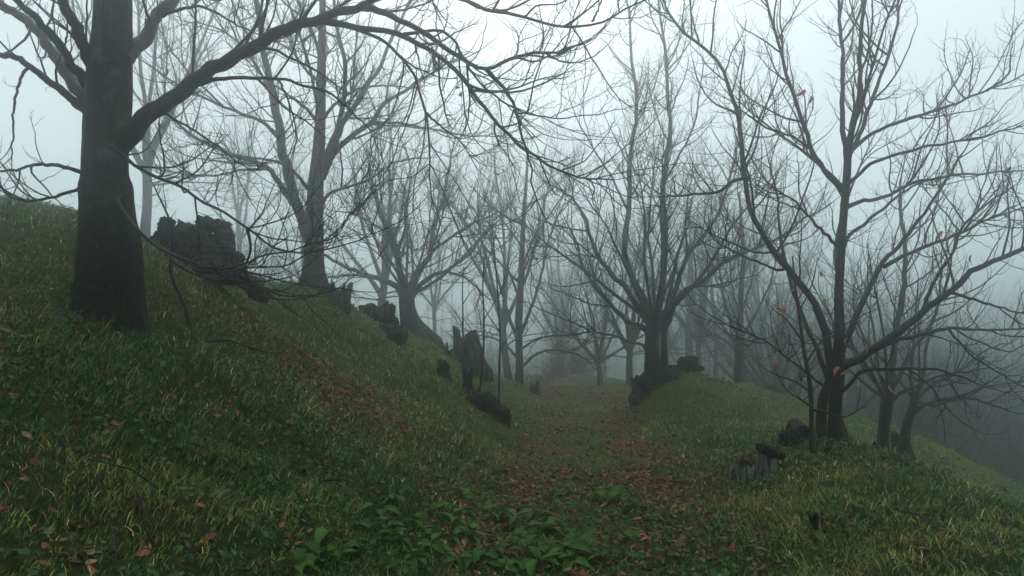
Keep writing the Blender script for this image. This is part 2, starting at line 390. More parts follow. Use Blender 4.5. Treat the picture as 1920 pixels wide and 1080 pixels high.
def tubes(Pn, Rn, sides):
    """one mesh (V, F) holding all the tubes of Pn (n,K,3)"""
    n, K = Rn.shape
    if n == 0: return np.zeros((0, 3)), np.zeros((0, 4), int)
    T = np.empty_like(Pn); T[:, 1:-1] = Pn[:, 2:] - Pn[:, :-2]; T[:, 0] = Pn[:, 1] - Pn[:, 0]; T[:, -1] = Pn[:, -1] - Pn[:, -2]
    T = unit(T)
    mean = unit(Pn[:, -1] - Pn[:, 0])
    ref = np.where(np.abs(mean[:, 2:3]) > 0.8, [[1.0, 0.3, 0.0]], [[0.1, 0.0, 1.0]])
    A = unit(np.cross(T, ref[:, None])); B = np.cross(T, A)
    th = np.arange(sides) * (2 * math.pi / sides)
    V = Pn[:, :, None] + Rn[:, :, None, None] * (np.cos(th)[None, None, :, None] * A[:, :, None] + np.sin(th)[None, None, :, None] * B[:, :, None])
    V = V.reshape(-1, 3)
    b = (np.arange(n)[:, None, None] * K + np.arange(K - 1)[None, :, None]) * sides
    j = np.arange(sides)[None, None]; j2 = (j + 1) % sides
    F = np.stack([b + j, b + j2, b + sides + j2, b + sides + j], -1).reshape(-1, 4)
    return V, F

def merge(parts):
    Vs, Fs, o = [], [], 0
    for V, F in parts:
        if len(V) == 0: continue
        Vs.append(V); Fs.append(F + o); o += len(V)
    if not Vs: return None
    return np.vstack(Vs), np.vstack(Fs)

def trunk_mesh(pts, g, sides=36, rings=60, flare=0.35, rough=0.05, lobes=5, sink=0.35):
    """pts (n,4): x,y,z,radius from the foot up; a foot with root swellings, an uneven skin"""
    pts = np.asarray(pts, float)
    foot = pts[0].copy(); foot[:3] += (pts[0, :3] - pts[1, :3]) / np.linalg.norm(pts[0, :3] - pts[1, :3]) * sink; foot[3] *= 1.15
    q = resample(np.vstack([foot, pts]), rings)
    s = np.r_[0, np.cumsum(np.linalg.norm(np.diff(q[:, :3], axis=0), axis=1))]
    T = unit(np.gradient(q[:, :3], axis=0)); A = unit(np.cross(T, [0.3, 1, 0.0])); B = np.cross(T, A)
    th = np.arange(sides) * 2 * math.pi / sides; ph = g.random() * 6
    S, TH = np.meshgrid(s, th, indexing='ij')
    fl = np.exp(-np.maximum(S - sink * 0.8, 0) / 0.28) * flare
    r = q[:, 3][:, None] * (1 + fl * (0.55 + 0.45 * np.cos(lobes * TH + ph + 0.8 * np.sin(2 * TH)))
        + rough * (noise2(np.cos(TH) * 2.2 + ph, np.sin(TH) * 2.2 + S * 1.6) + 0.5 * noise2(np.cos(TH) * 6 + S * 2, np.sin(TH) * 6 + ph)))
    if sides > 60:                                       # furrowed plates of old bark
        pl = np.abs(noise2(TH * 5.1 + 0.4 * noise2(TH * 3, S * 3), S * 2.6)) + 0.5 * np.abs(noise2(TH * 11.3, S * 6.1))
        r = r * (1 + 0.05 * pl * np.clip(1.7 - S * 0.75, 0.25, 1.3))
    V = q[:, None, :3] + r[..., None] * (np.cos(TH)[..., None] * A[:, None] + np.sin(TH)[..., None] * B[:, None])
    V = np.vstack([V.reshape(-1, 3), q[-1:, :3]])
    b = np.arange(rings - 1)[:, None] * sides; j = np.arange(sides)[None]; j2 = (j + 1) % sides
    F = np.stack([b + j, b + j2, b + sides + j2, b + sides + j], -1).reshape(-1, 4)
    e = (rings - 1) * sides; jj = np.arange(sides)
    cap = np.stack([e + jj, e + (jj + 1) % sides, np.full(sides, e + sides), np.full(sides, e + sides)], -1)
    return V, [tuple(f) for f in F] + [tuple(f[:3]) for f in cap], q

KL = 30
def limb_radii(w0, w1):
    t = np.linspace(0, 1, KL)
    r = w0 * (1 - t) ** 0.9 + w1 * (1 - (1 - t) ** 0.9)
    lump_ = 1 + 0.10 * noise2(t * 9 + w0 * 900, t * 0 + w1 * 500) + 0.07 * noise2(t * 23 + w0 * 300, t * 0)   # knots and swellings
    return r * (1 + 0.25 * np.exp(-t * 14)) * lump_
def kinked(r, g, amp):
    """crooks at the nodes of a grown limb"""
    n = len(r); k = g.normal(size=(n, 3)); k = 0.6 * k + 0.4 * np.roll(k, 1, 0); k[0] = k[1] = 0
    return r + k * amp

def finish_tree(root, o, limbs, g, dens=(2.0, 4.5, 7.0), lens=((0.5, 1.7), (0.22, 0.75), (0.07, 0.26)), up=(0.10, 0.10, 0.12), mats=None, sides=(8, 5, 3, 3),
                wig=(0.10, 0.16, 0.2), keep=True, rmin=0.0017, droop=0.0, t0=0.2, min_piece=None):
    """limbs: list of (P (KL,3), R (KL,)); each limb is a part with its spray of twigs as a sub-part"""
    ml, mt = mats
    P0 = np.stack([l[0] for l in limbs]); R0 = np.stack([l[1] for l in limbs]); ID0 = np.arange(len(limbs))
    P1, R1, I1 = grow(P0, R0, ID0, g, dens[0], *lens[0], 10, 0.45, 1.15, up[0], wig[0], t0=t0, rk=0.010, rmin=rmin * 2.0, droop=droop)
    P2, R2, I2 = grow(P1, R1, I1, g, dens[1], *lens[1], 7, 0.5, 1.15, up[1], wig[1], t0=0.12, rk=0.008, rmin=rmin * 1.25, zig=0.12, droop=droop)
    P2b, R2b, I2b = grow(P0, R0, ID0, g, dens[1] * 0.35, *lens[1], 7, 0.6, 1.3, up[1], wig[1], t0=t0, rk=0.008, rmin=rmin * 1.25, zig=0.12, tip=False)
    P2 = np.vstack([P2, P2b]); R2 = np.vstack([R2, R2b]); I2 = np.r_[I2, I2b]
    P3, R3, I3 = grow(P2, R2, I2, g, dens[2], *lens[2], 4, 0.5, 1.2, up[2], wig[2], t0=0.15, rk=0.006, rmin=rmin, zig=0.2)
    P3b, R3b, I3b = grow(P1, R1, I1, g, dens[2] * 0.4, *lens[2], 4, 0.5, 1.2, up[2], wig[2], t0=0.1, rk=0.006, rmin=rmin, zig=0.2)
    P3 = np.vstack([P3, P3b]); R3 = np.vstack([R3, R3b]); I3 = np.r_[I3, I3b]
    levels = ((P1, R1, I1, sides[1]), (P2, R2, I2, sides[2]), (P3, R3, I3, sides[3]))
    if keep:
        for i, (p, r) in enumerate(limbs):
            V, F = tubes(p[None], r[None], sides[0])
            b = mesh_obj('branch', V, F, ml, root, origin=o)
            m = merge([tubes(Pk[Ik == i], Rk[Ik == i], sk) for Pk, Rk, Ik, sk in levels])
            if m is not None: mesh_obj('twig_spray', m[0], m[1], mt, b, origin=o)['kind'] = 'stuff'
    else:
        V, F = tubes(P0, R0, sides[0]); c = mesh_obj('crown', V, F, ml, root, origin=o)
        m = merge([tubes(Pk, Rk, sk) for Pk, Rk, Ik, sk in levels])
        mesh_obj('twig_spray', m[0], m[1], mt, c, origin=o)['kind'] = 'stuff'
    return P1, P2, P3

def px2r(w, d): return 0.5 * w / 1280 * d

def traced_tree(name, label, d, trunk, limbs, seed, extra=0, mats=None, group=None, trunk_mat=None, extra_len=(2.5, 4.0), extra_t=(0.75, 1.0), extra_az=0.7, stems=(), flare=0.35, lw=0.78, tw=0.9, tk_res=(36, 60), tk_rough=0.05, sink=0.4, **kw):
    """trunk: [(px,py,width px)], limbs: (parent, w0, w1, depth change, [(px,py)...]); parent -1 is the trunk.
    Every limb leaves its parent at the parent's own depth and runs towards or away from the viewer by its depth change."""
    g = np.random.default_rng(seed)
    foot = at(trunk[0][0], trunk[0][1], d); foot = hpt(foot)
    root = tag(empty(name, foot), label, 'tree', group)
    pts = []
    for i, (x, y, w) in enumerate(trunk):
        p = at(x, y, d); pts.append((*p, px2r(w, d) * tw))
    pts[0] = (*foot, pts[0][3])
    V, F, q = trunk_mesh(pts, g, sides=tk_res[0], rings=tk_res[1], flare=flare, rough=tk_rough, sink=sink)
    mesh_obj('trunk', V, F, trunk_mat, root, origin=foot)
    for sd, st in stems:
        sp = [(*at(x, y, d + sd), px2r(w, d + sd) * tw) for x, y, w in st]
        sp[0] = (*hpt(np.array(sp[0][:3])), sp[0][3])
        V, F, _ = trunk_mesh(sp, g, sides=24, rings=40, flare=0.3)
        mesh_obj('stem', V, F, trunk_mat, root, origin=foot)
    paths = []; out = []
    tk = [(x, y, d) for x, y, w in trunk]
    for par, w0, w1, dd, pp in limbs:
        base = tk if par < 0 else paths[par]
        bx = np.array(base); k = resample(bx, 40)
        i = np.argmin((k[:, 0] - pp[0][0]) ** 2 + (k[:, 1] - pp[0][1]) ** 2); d0 = k[i, 2]
        s = np.r_[0, np.cumsum(np.hypot(*np.diff(np.array(pp, float), axis=0).T))]; s /= s[-1]
        pth = [(x, y, d0 + dd * t) for (x, y), t in zip(pp, s)]; paths.append(pth)
        w = np.array([at(*p) for p in pth])
        # small bends between the traced points, so that the limb has a wood-like run in depth as well
        r = resample(w, KL); L = np.linalg.norm(np.diff(r, axis=0), axis=1).sum()
        t = np.linspace(0, 1, KL)[:, None]
        r = r + np.sin(t * math.pi) * (np.array([0.01, 0.06, 0.01]) * L * 0.5) * np.sin(t * (4 + 3 * g.random()) + 6 * g.random())
        dm = np.array([p[2] for p in pth])
        r = kinked(r, g, 0.0035 * L ** 0.5 + 0.12 * px2r(w0, dm[0]))
        out.append((r, limb_radii(px2r(w0 * lw, dm[0]), px2r(max(w1 * lw, 1.5), dm[-1]))))
    for e in range(extra):                              # limbs towards the back and front, for a crown of real depth
        tt = extra_t[0] + (extra_t[1] - extra_t[0]) * g.random(); i = int(tt * (len(q) - 1)); p = q[i, :3]
        az = (math.pi / 2 if e % 2 == 0 else -math.pi / 2) + g.normal() * extra_az
        el = 0.5 + 0.6 * g.random(); L = extra_len[0] + (extra_len[1] - extra_len[0]) * g.random()
        D = np.array([math.cos(az) * math.cos(el), math.sin(az) * math.cos(el), math.sin(el)]); pp = [p]
        for k in range(7):
            D = unit(D + g.normal(size=3) * 0.10 + [0, 0, 0.04]); pp.append(pp[-1] + D * L / 7)
        out.append((resample(pp, KL), limb_radii(min(q[i, 3] * 0.5, 0.011 * L), 0.006)))
    finish_tree(root, foot, out, g, mats=mats, **kw)
    return root

# ------------------------------------------------------------------ the traced trees
TREE_A = traced_tree('bare_tree', 'large dark tree with thick trunk in the left foreground, long limb arching right', 6.5,
    [(203, 612, 144), (204, 560, 138), (206, 500, 134), (206, 455, 126), (202, 415, 116), (200, 380, 110), (199, 350, 110), (198, 320, 96), (200, 230, 96), (205, 150, 94), (210, 60, 82), (213, -20, 74), (214, -120, 62), (214, -260, 44)],
    [(-1, 40, 17, -0.5, [(225, 270), (262, 240), (300, 207), (345, 170), (400, 125), (460, 86), (520, 54), (580, 38), (640, 24), (685, 8)]),   # 0 arch
     (0, 15, 5, -0.2, [(682, 9), (745, 35), (790, 60), (840, 95), (872, 116), (915, 130), (960, 111), (1000, 99), (1050, 98), (1075, 88)]),
     (1, 9, 2.5, -0.1, [(910, 128), (948, 168), (965, 205), (975, 240), (987, 280), (998, 315), (1000, 350), (1017, 398)]),
     (0, 15, 3, 0.3, [(600, 38), (645, 46), (690, 54), (730, 57), (765, 67), (800, 88), (840, 120), (870, 150), (895, 182), (930, 230), (965, 265), (1000, 290), (1035, 312), (1090, 332), (1150, 338)]),
     (3, 8, 2.5, 0.3, [(620, 42), (680, 58), (720, 80), (760, 115), (780, 142), (788, 172), (800, 215), (802, 260), (804, 320), (808, 370), (822, 400)]),
     (3, 7, 2.5, -0.3, [(757, 64), (800, 60), (830, 60), (852, 78), (868, 106), (895, 150), (930, 180), (960, 200), (1000, 215), (1050, 222), (1090, 215)]),
     (0, 10, 2.5, -0.7, [(372, 158), (410, 148), (463, 144), (518, 146), (574, 161), (615, 174), (660, 206), (697, 252)]),
     (6, 5, 2, -0.1, [(520, 147), (540, 182), (551, 222), (555, 262), (548, 292)]),
     (0, 12, 3, -1.2, [(684, 8), (730, -14), (785, -22), (837, 0), (878, 8), (926, 26), (981, 34), (1015, 41), (1070, 46), (1119, 39), (1167, 24), (1215, -2)]),
     (8, 5, 2, -0.1, [(1110, 41), (1118, 25), (1126, 4), (1130, -15)]),
     (-1, 34, 18, 1.4, [(232, 112), (258, 80), (292, 40), (325, 4), (350, -35), (375, -90)]),          # 10 upper right
     (-1, 30, 18, -0.6, [(185, 150), (158, 90), (138, 40), (122, 0), (108, -50)]),
     (-1, 30, 16, 0.9, [(170, 190), (142, 159), (111, 112), (74, 66), (37, 34), (0, 8), (-40, -20)]),
     (-1, 24, 10, -0.5, [(165, 160), (137, 124), (111, 82), (74, 38), (37, 4), (10, -25)]),
     (-1, 20, 9, -0.4, [(160, 205), (137, 188), (111, 166), (74, 138), (48, 116), (0, 103), (-40, 98)]),
     (14, 7, 3, -0.2, [(60, 124), (44, 135), (38, 160), (33, 185), (22, 230), (20, 265), (22, 300)]),
     (-1, 9.5, 2.5, -1.3, [(150, 170), (152, 205), (170, 243), (207, 280), (241, 312), (281, 331), (318, 342), (352, 363), (389, 386), (426, 403), (463, 429), (507, 459), (555, 472), (607, 468), (660, 455), (696, 440)]),  # 16
     (-1, 10, 2.5, -1.1, [(175, 352), (192, 350), (222, 372), (238, 405), (274, 446), (311, 476), (352, 494), (389, 504), (437, 498), (492, 480), (555, 468), (607, 450)]),
     (17, 9, 4, -0.1, [(190, 350), (160, 350), (115, 364), (70, 374), (35, 374), (0, 345), (-30, 320)]),
     (17, 6, 2, -0.2, [(311, 476), (350, 505), (400, 520), (444, 528), (500, 527), (540, 520), (575, 500)]),
     (17, 6, 2, 0.2, [(370, 500), (444, 503), (500, 500), (537, 497), (578, 472), (626, 437)]),
     (16, 6, 2, 0.1, [(463, 429), (470, 455), (466, 480), (455, 505), (470, 535), (520, 553), (570, 555), (620, 545), (650, 528)]),
     (-1, 10, 4, -0.9, [(165, 330), (140, 318), (100, 310), (60, 308), (20, 318), (-20, 316)]),
     (10, 8, 2, -0.3, [(300, 32), (360, 10), (400, 20), (440, 45), (480, 62), (515, 76)]),
     (0, 6, 2, -0.5, [(300, 208), (350, 235), (400, 270), (440, 300), (480, 320), (500, 290)]),
     (4, 5, 1.8, -0.3, [(800, 212), (830, 240), (860, 262), (880, 290), (890, 310)]),
     ],
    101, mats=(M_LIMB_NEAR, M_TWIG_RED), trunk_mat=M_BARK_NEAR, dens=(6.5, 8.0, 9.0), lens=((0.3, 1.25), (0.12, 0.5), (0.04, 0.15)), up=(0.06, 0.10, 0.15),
    wig=(0.12, 0.18, 0.22), rmin=0.0022, flare=0.10, t0=0.2, lw=0.82, tw=0.81, tk_res=(110, 190), tk_rough=0.06)

traced_tree('bare_tree', 'grey tree with two upright stems on the bank beside a broken stump', 12.8,
    [(588, 546, 66), (588, 510, 52), (590, 470, 42), (590, 420, 40), (592, 350, 36), (599, 260, 26), (602, 160, 22), (604, 60, 17), (606, -60, 12), (608, -160, 7)],
    [(-1, 30, 9, 0.5, [(582, 450), (562, 398), (543, 340), (522, 262), (506, 175), (488, 85), (481, 10), (476, -70), (470, -140)]),   # second stem
     (0, 17, 4, 0.6, [(548, 378), (526, 348), (500, 316), (465, 300), (426, 286), (370, 259), (322, 222), (280, 195)]),
     (0, 10, 3, -0.8, [(522, 258), (500, 235), (478, 222), (418, 200), (363, 174), (315, 148), (259, 107)]),
     (-1, 18, 4, 0.8, [(596, 345), (615, 305), (645, 272), (700, 230), (726, 187), (778, 155), (830, 122), (880, 100)]),
     (-1, 16, 6, -0.8, [(598, 330), (615, 285), (632, 240), (644, 130), (632, 55), (626, -20), (620, -90)]),
     (-1, 16, 6, 1.2, [(604, 335), (625, 290), (645, 240), (667, 195), (711, 119), (735, 67), (762, 16), (790, -40)]),
     (-1, 10, 3, -0.5, [(588, 365), (565, 338), (540, 312), (490, 297), (440, 292), (395, 285)]),
     (-1, 9, 3, 0.5, [(600, 385), (620, 362), (650, 350), (690, 335), (740, 305), (790, 295)]),
     (-1, 9, 3, 0.4, [(590, 222), (570, 200), (540, 178), (500, 150), (460, 110)]),
     (-1, 9, 3, -0.4, [(606, 222), (630, 195), (670, 170), (720, 160), (770, 165)]),
     (0, 8, 3, 0.3, [(487, 90), (460, 55), (440, 20), (420, -40)]),
     (0, 7, 3, -0.4, [(505, 170), (480, 120), (450, 80), (400, 50), (350, 40)]),
     (3, 8, 2.5, -0.3, [(700, 230), (750, 232), (800, 240), (850, 250), (900, 255), (950, 258)]),
     (1, 8, 2.5, 0.4, [(500, 316), (450, 320), (400, 330), (340, 325), (300, 318)]),
     (2, 6, 2, -0.3, [(418, 200), (380, 160), (340, 120), (300, 60), (280, 10)]),
     ],
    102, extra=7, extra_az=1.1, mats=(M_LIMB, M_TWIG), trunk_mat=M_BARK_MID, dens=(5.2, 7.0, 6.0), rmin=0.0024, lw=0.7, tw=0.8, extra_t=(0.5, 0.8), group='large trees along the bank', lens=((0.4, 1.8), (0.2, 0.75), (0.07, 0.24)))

traced_tree('bare_tree', 'misty tree with flared foot on the bank, forking low into a wide crown', 18,
    [(780, 632, 66), (770, 605, 46), (764, 580, 36), (762, 556, 34), (763, 542, 28)],
    [(-1, 17, 5, 0.8, [(760, 562), (742, 537), (715, 526), (674, 511), (637, 493), (607, 478), (570, 470)]),
     (-1, 20, 5, -0.5, [(760, 556), (749, 505), (741, 467), (727, 430), (711, 398), (698, 345), (692, 295)]),
     (-1, 18, 5, 0.8, [(765, 556), (786, 512), (806, 474), (812, 430), (822, 398), (838, 335), (850, 280)]),
     (2, 9, 3, -0.6, [(806, 474), (840, 450), (880, 422), (930, 400), (960, 385)]),
     (-1, 14, 4, 1.0, [(768, 565), (793, 530), (833, 509), (878, 478), (907, 441), (930, 420)]),
     (1, 10, 3, 0.5, [(743, 475), (760, 430), (765, 380), (770, 330), (760, 280)]),
     (0, 8, 3, -0.4, [(700, 520), (660, 515), (620, 520), (580, 510)]),
     (4, 8, 3, 0.2, [(833, 509), (870, 520), (895, 540), (920, 565)]),
     (1, 8, 3, -0.3, [(735, 445), (700, 420), (660, 400), (620, 395)]),
     ],
    103, extra=8, extra_az=1.2, mats=(M_LIMB, M_TWIG), trunk_mat=M_BARK_MID, extra_t=(0.85, 1.0), extra_len=(3, 4.5), dens=(4.0, 6.0, 5.0), group='large trees along the bank', flare=0.5, rmin=0.0028, lw=0.7, tw=0.85, sink=0.9)

traced_tree('bare_tree', 'slim misty tree at the foot of the bank beside the path', 20,
    [(973, 714, 17), (974, 680, 15), (973, 640, 15), (973, 590, 16), (977, 520, 13), (980, 440, 10), (986, 350, 7), (990, 280, 4)],
    [(-1, 9, 3, 0.5, [(972, 640), (952, 590), (938, 535), (927, 480), (918, 430), (915, 370)]),
     (-1, 9, 3, -0.5, [(975, 630), (998, 570), (1015, 520), (1025, 470), (1040, 420), (1060, 380)]),
     (-1, 8, 3, -0.8, [(976, 690), (1005, 665), (1035, 657), (1080, 664), (1110, 680)]),
     (-1, 6, 2, 0.6, [(975, 655), (1000, 640), (1040, 630), (1080, 635), (1110, 640)]),
     (-1, 6, 2, 0.8, [(974, 560), (950, 500), (930, 440), (900, 400)]),
     (-1, 6, 2, 0.8, [(978, 540), (1000, 480), (1010, 430), (1005, 370)]),
     (-1, 6, 2, 0.4, [(970, 670), (940, 640), (900, 630), (860, 635)]),
     ],
    104, extra=8, extra_az=1.2, mats=(M_LIMB, M_TWIG), trunk_mat=M_BARK_MID, extra_t=(0.4, 0.9), extra_len=(2.5, 3.8), dens=(4.0, 6.0, 5.0), rmin=0.0028)

traced_tree('bare_tree', 'dark many-limbed tree with a second trunk behind it, on the mound right of the path', 14.5,
    [(1226, 704, 56), (1223, 670, 46), (1223, 635, 44), (1226, 612, 46), (1228, 598, 40)],
    [(-1, 18, 4, 0.7, [(1222, 622), (1205, 616), (1178, 600), (1148, 574), (1118, 537), (1096, 504), (1078, 448), (1060, 410)]),
     (-1, 20, 5, -0.5, [(1222, 615), (1200, 580), (1178, 548), (1133, 500), (1107, 444), (1093, 405), (1070, 370), (1030, 345)]),
     (-1, 22, 4, 0.9, [(1225, 612), (1210, 570), (1193, 533), (1174, 474), (1180, 400), (1181, 304), (1193, 207), (1189, 130), (1180, 60), (1176, 0), (1170, -70)]),
     (-1, 22, 4, -0.6, [(1230, 610), (1238, 550), (1246, 500), (1244, 430), (1242, 400), (1248, 315), (1259, 241), (1252, 178), (1250, 110), (1238, 20), (1230, -60)]),
     (-1, 18, 5, 0.5, [(1234, 610), (1262, 557), (1276, 510), (1290, 474), (1324, 433), (1346, 398), (1370, 330), (1385, 270)]),
     (-1, 17, 4, -0.7, [(1236, 622), (1252, 605), (1272, 556), (1312, 530), (1368, 485), (1442, 455), (1509, 411), (1560, 380)]),
     (-1, 9, 3, -1.2, [(1214, 660), (1203, 645), (1181, 640), (1150, 631), (1111, 624), (1074, 628), (1018, 632), (990, 640)]),
     (6, 6, 2, -0.3, [(1112, 624), (1082, 608), (1060, 600), (1010, 578), (980, 565)]),
     (-1, 9, 5, -0.4, [(1216, 618), (1203, 616), (1180, 615)]),
     (-1, 12, 4, 1.6, [(1228, 606), (1228, 550), (1222, 500), (1215, 440), (1220, 380), (1228, 300)]),
     (2, 8, 3, -0.4, [(1180, 400), (1150, 340), (1120, 290), (1090, 240), (1070, 190)]),
     (3, 8, 3, 0.4, [(1246, 340), (1275, 290), (1300, 240), (1310, 180), (1320, 110)]),
     (5, 8, 3, 0.4, [(1300, 537), (1340, 535), (1380, 525), (1420, 515)]),
     (0, 7, 2, -0.3, [(1148, 574), (1110, 570), (1070, 555), (1030, 540)]),
     (1, 6, 2, 0.4, [(1165, 535), (1120, 485), (1060, 480), (1000, 487)]),
     (4, 7, 2, -0.4, [(1290, 474), (1285, 420), (1292, 360), (1300, 300)]),
     ],
    105, extra=7, extra_az=1.3, mats=(M_LIMB, M_TWIG), trunk_mat=M_BARK_MID, dens=(5.4, 7.0, 5.5), lw=0.62, tw=0.62, extra_t=(0.9, 1.0), extra_len=(3.0, 4.8),
    stems=[(1.0, [(1246, 690, 24), (1245, 640, 20), (1248, 600, 20), (1256, 550, 14), (1268, 490, 10)])], lens=((0.4, 1.6), (0.2, 0.7), (0.07, 0.24)), rmin=0.0023)

traced_tree('bare_tree', 'upright misty tree on the crest of the far mound', 21,
    [(1387, 717, 22), (1386, 680, 18), (1386, 640, 18), (1388, 600, 13), (1390, 540, 11), (1394, 480, 9), (1390, 420, 7), (1386, 360, 4)],
    [(-1, 9, 3, 0.6, [(1385, 632), (1368, 596), (1357, 555), (1350, 510), (1345, 460)]),
     (-1, 9, 3, -0.6, [(1390, 632), (1410, 602), (1428, 568), (1445, 530), (1455, 480)]),
     (-1, 7, 2, 0.7, [(1388, 600), (1375, 550), (1370, 500), (1365, 440)]),
     (-1, 7, 2, 0.7, [(1390, 585), (1405, 540), (1415, 490), (1420, 440)]),
     (-1, 6, 2, -0.6, [(1384, 660), (1360, 640), (1330, 620), (1300, 600)]),
     (-1, 6, 2, 0.6, [(1390, 660), (1420, 640), (1450, 630), (1480, 610)]),
     ],
    106, extra=6, extra_az=1.2, mats=(M_LIMB, M_TWIG), trunk_mat=M_BARK_MID, extra_t=(0.5, 0.9), extra_len=(2.2, 3.4), dens=(4.0, 6.0, 5.0), rmin=0.0028)

TREE_I = traced_tree('bare_tree', 'dark wide-spreading tree with orange dead leaves on the right-hand ridge', 8,
    [(1570, 822, 46), (1566, 780, 30), (1566, 745, 32), (1568, 710, 38), (1572, 670, 30), (1574, 622, 25), (1573, 548, 22), (1577, 474, 20), (1582, 400, 19), (1588, 330, 19), (1590, 285, 17)],
    [(-1, 13, 5, 0.4, [(1589, 300), (1583, 260), (1577, 185), (1579, 93), (1576, 0), (1578, -80)]),
     (-1, 14, 5, -0.4, [(1590, 295), (1600, 235), (1613, 165), (1609, 74), (1620, 0), (1630, -80)]),
     (-1, 11, 4, 0.7, [(1592, 290), (1608, 262), (1631, 204), (1664, 111), (1680, 50), (1682, 0), (1690, -60)]),
     (-1, 13, 4, -0.5, [(1584, 362), (1546, 318), (1520, 278), (1494, 204), (1475, 148), (1464, 93), (1442, 0), (1430, -50)]),
     (-1, 9, 3, -0.7, [(1588, 345), (1600, 336), (1638, 304), (1701, 285), (1775, 267), (1850, 255), (1925, 235)]),
     (-1, 10, 3, 0.5, [(1590, 292), (1606, 274), (1664, 237), (1720, 218), (1775, 200), (1850, 170), (1925, 138)]),
     (-1, 19, 5, 0.5, [(1560, 705), (1552, 655), (1545, 612), (1524, 563), (1487, 515), (1461, 481), (1427, 430), (1412, 395), (1401, 333), (1387, 222), (1361, 148), (1345, 112), (1294, 74), (1250, 22)]),   # 6
     (-1, 12, 4, 1.2, [(1556, 720), (1541, 680), (1516, 622), (1494, 559), (1478, 500), (1465, 440), (1460, 380), (1440, 300)]),
     (-1, 23, 10, -0.4, [(1568, 705), (1582, 685), (1627, 659), (1683, 619), (1731, 581), (1783, 548), (1831, 507), (1868, 489), (1925, 465)]),   # 8
     (-1, 16, 5, 0.8, [(1573, 668), (1590, 630), (1607, 590), (1627, 548), (1657, 500), (1683, 467), (1731, 400), (1770, 340), (1800, 290)]),
     (9, 10, 4, 0.4, [(1657, 500), (1701, 478), (1775, 448), (1850, 411), (1905, 385)]),
     (8, 12, 4, 0.4, [(1640, 651), (1664, 641), (1720, 626), (1775, 615), (1850, 620), (1925, 617)]),
     (11, 6, 2.5, -0.5, [(1778, 616), (1813, 659), (1868, 696), (1925, 728)]),
     (-1, 11, 3, -0.8, [(1568, 745), (1590, 722), (1620, 694), (1683, 691), (1768, 696), (1846, 722)]),
     (-1, 6, 2, -1.0, [(1558, 735), (1500, 690), (1435, 641), (1383, 618), (1342, 596), (1301, 567)]),
     (6, 7, 2.5, -0.4, [(1470, 500), (1464, 507), (1430, 495), (1398, 481), (1350, 459), (1325, 430)]),
     (6, 9, 3, -0.3, [(1401, 333), (1375, 340), (1345, 360), (1290, 365), (1240, 370)]),
     (-1, 10, 3, 0.6, [(1577, 474), (1595, 440), (1620, 420), (1660, 385), (1700, 355), (1760, 330)]),
     (-1, 9, 3, -0.5, [(1576, 465), (1550, 440), (1520, 410), (1505, 395), (1480, 370), (1440, 360)]),
     (8, 9, 3, 0.6, [(1731, 581), (1760, 520), (1790, 470), (1800, 430), (1850, 380), (1900, 350)]),
     (8, 8, 3, -0.6, [(1783, 548), (1820, 560), (1870, 575), (1925, 590)]),
     (3, 7, 2.5, 0.4, [(1520, 278), (1480, 255), (1440, 240), (1410, 220), (1370, 190)]),
     (-1, 10, 3, 1.2, [(1584, 390), (1610, 380), (1660, 370), (1720, 340), (1780, 330), (1850, 325), (1925, 318)]),
     (13, 5, 2, -0.2, [(1700, 691), (1740, 720), (1790, 780), (1820, 800)]),
     (5, 6, 2, -0.2, [(1850, 170), (1880, 150), (1892, 130), (1898, 80)]),
     ],
    107, extra=3, mats=(M_LIMB_NEAR, M_TWIG_RED), trunk_mat=M_BARK_RIGHT, dens=(6.2, 7.5, 7.0), lw=0.76, tw=0.74, extra_t=(0.6, 0.95), extra_len=(2, 3.0),
    stems=[(-0.25, [(1540, 836, 22), (1543, 790, 15), (1547, 755, 13), (1553, 715, 16), (1560, 690, 18)]), (0.15, [(1540, 812, 30), (1540, 775, 22), (1543, 745, 20), (1556, 712, 20)])],
    lens=((0.3, 1.3), (0.15, 0.55), (0.05, 0.17)), wig=(0.11, 0.17, 0.2), rmin=0.0019, flare=0.45)

traced_tree('bare_tree', 'bowed dim tree just below the ridge, right of the orange-leaved tree', 11,
    [(1655, 858, 30), (1655, 820, 24), (1660, 780, 26), (1664, 745, 26), (1668, 715, 22)],
    [(-1, 16, 6, 0.6, [(1666, 730), (1675, 680), (1682, 620), (1690, 545), (1694, 474), (1692, 420), (1685, 350)]),
     (-1, 11, 4, -0.4, [(1660, 745), (1640, 712), (1622, 680), (1600, 650), (1580, 600)]),
     (-1, 13, 4, 0.5, [(1667, 735), (1690, 700), (1712, 655), (1740, 610), (1760, 560), (1765, 500)]),
     (-1, 9, 3, -0.6, [(1664, 755), (1690, 735), (1740, 715), (1790, 700), (1850, 690)]),
     (-1, 8, 3, 0.7, [(1662, 740), (1645, 690), (1640, 640), (1630, 580), (1610, 540)]),
     ],
    108, extra=4, mats=(M_LIMB, M_TWIG), trunk_mat=M_BARK_RIGHT, extra_t=(0.8, 1.0), extra_len=(2, 3.2), dens=(4.0, 6.0, 5.0), tw=0.8, lens=((0.4, 1.4), (0.2, 0.6), (0.07, 0.22)), rmin=0.0026)

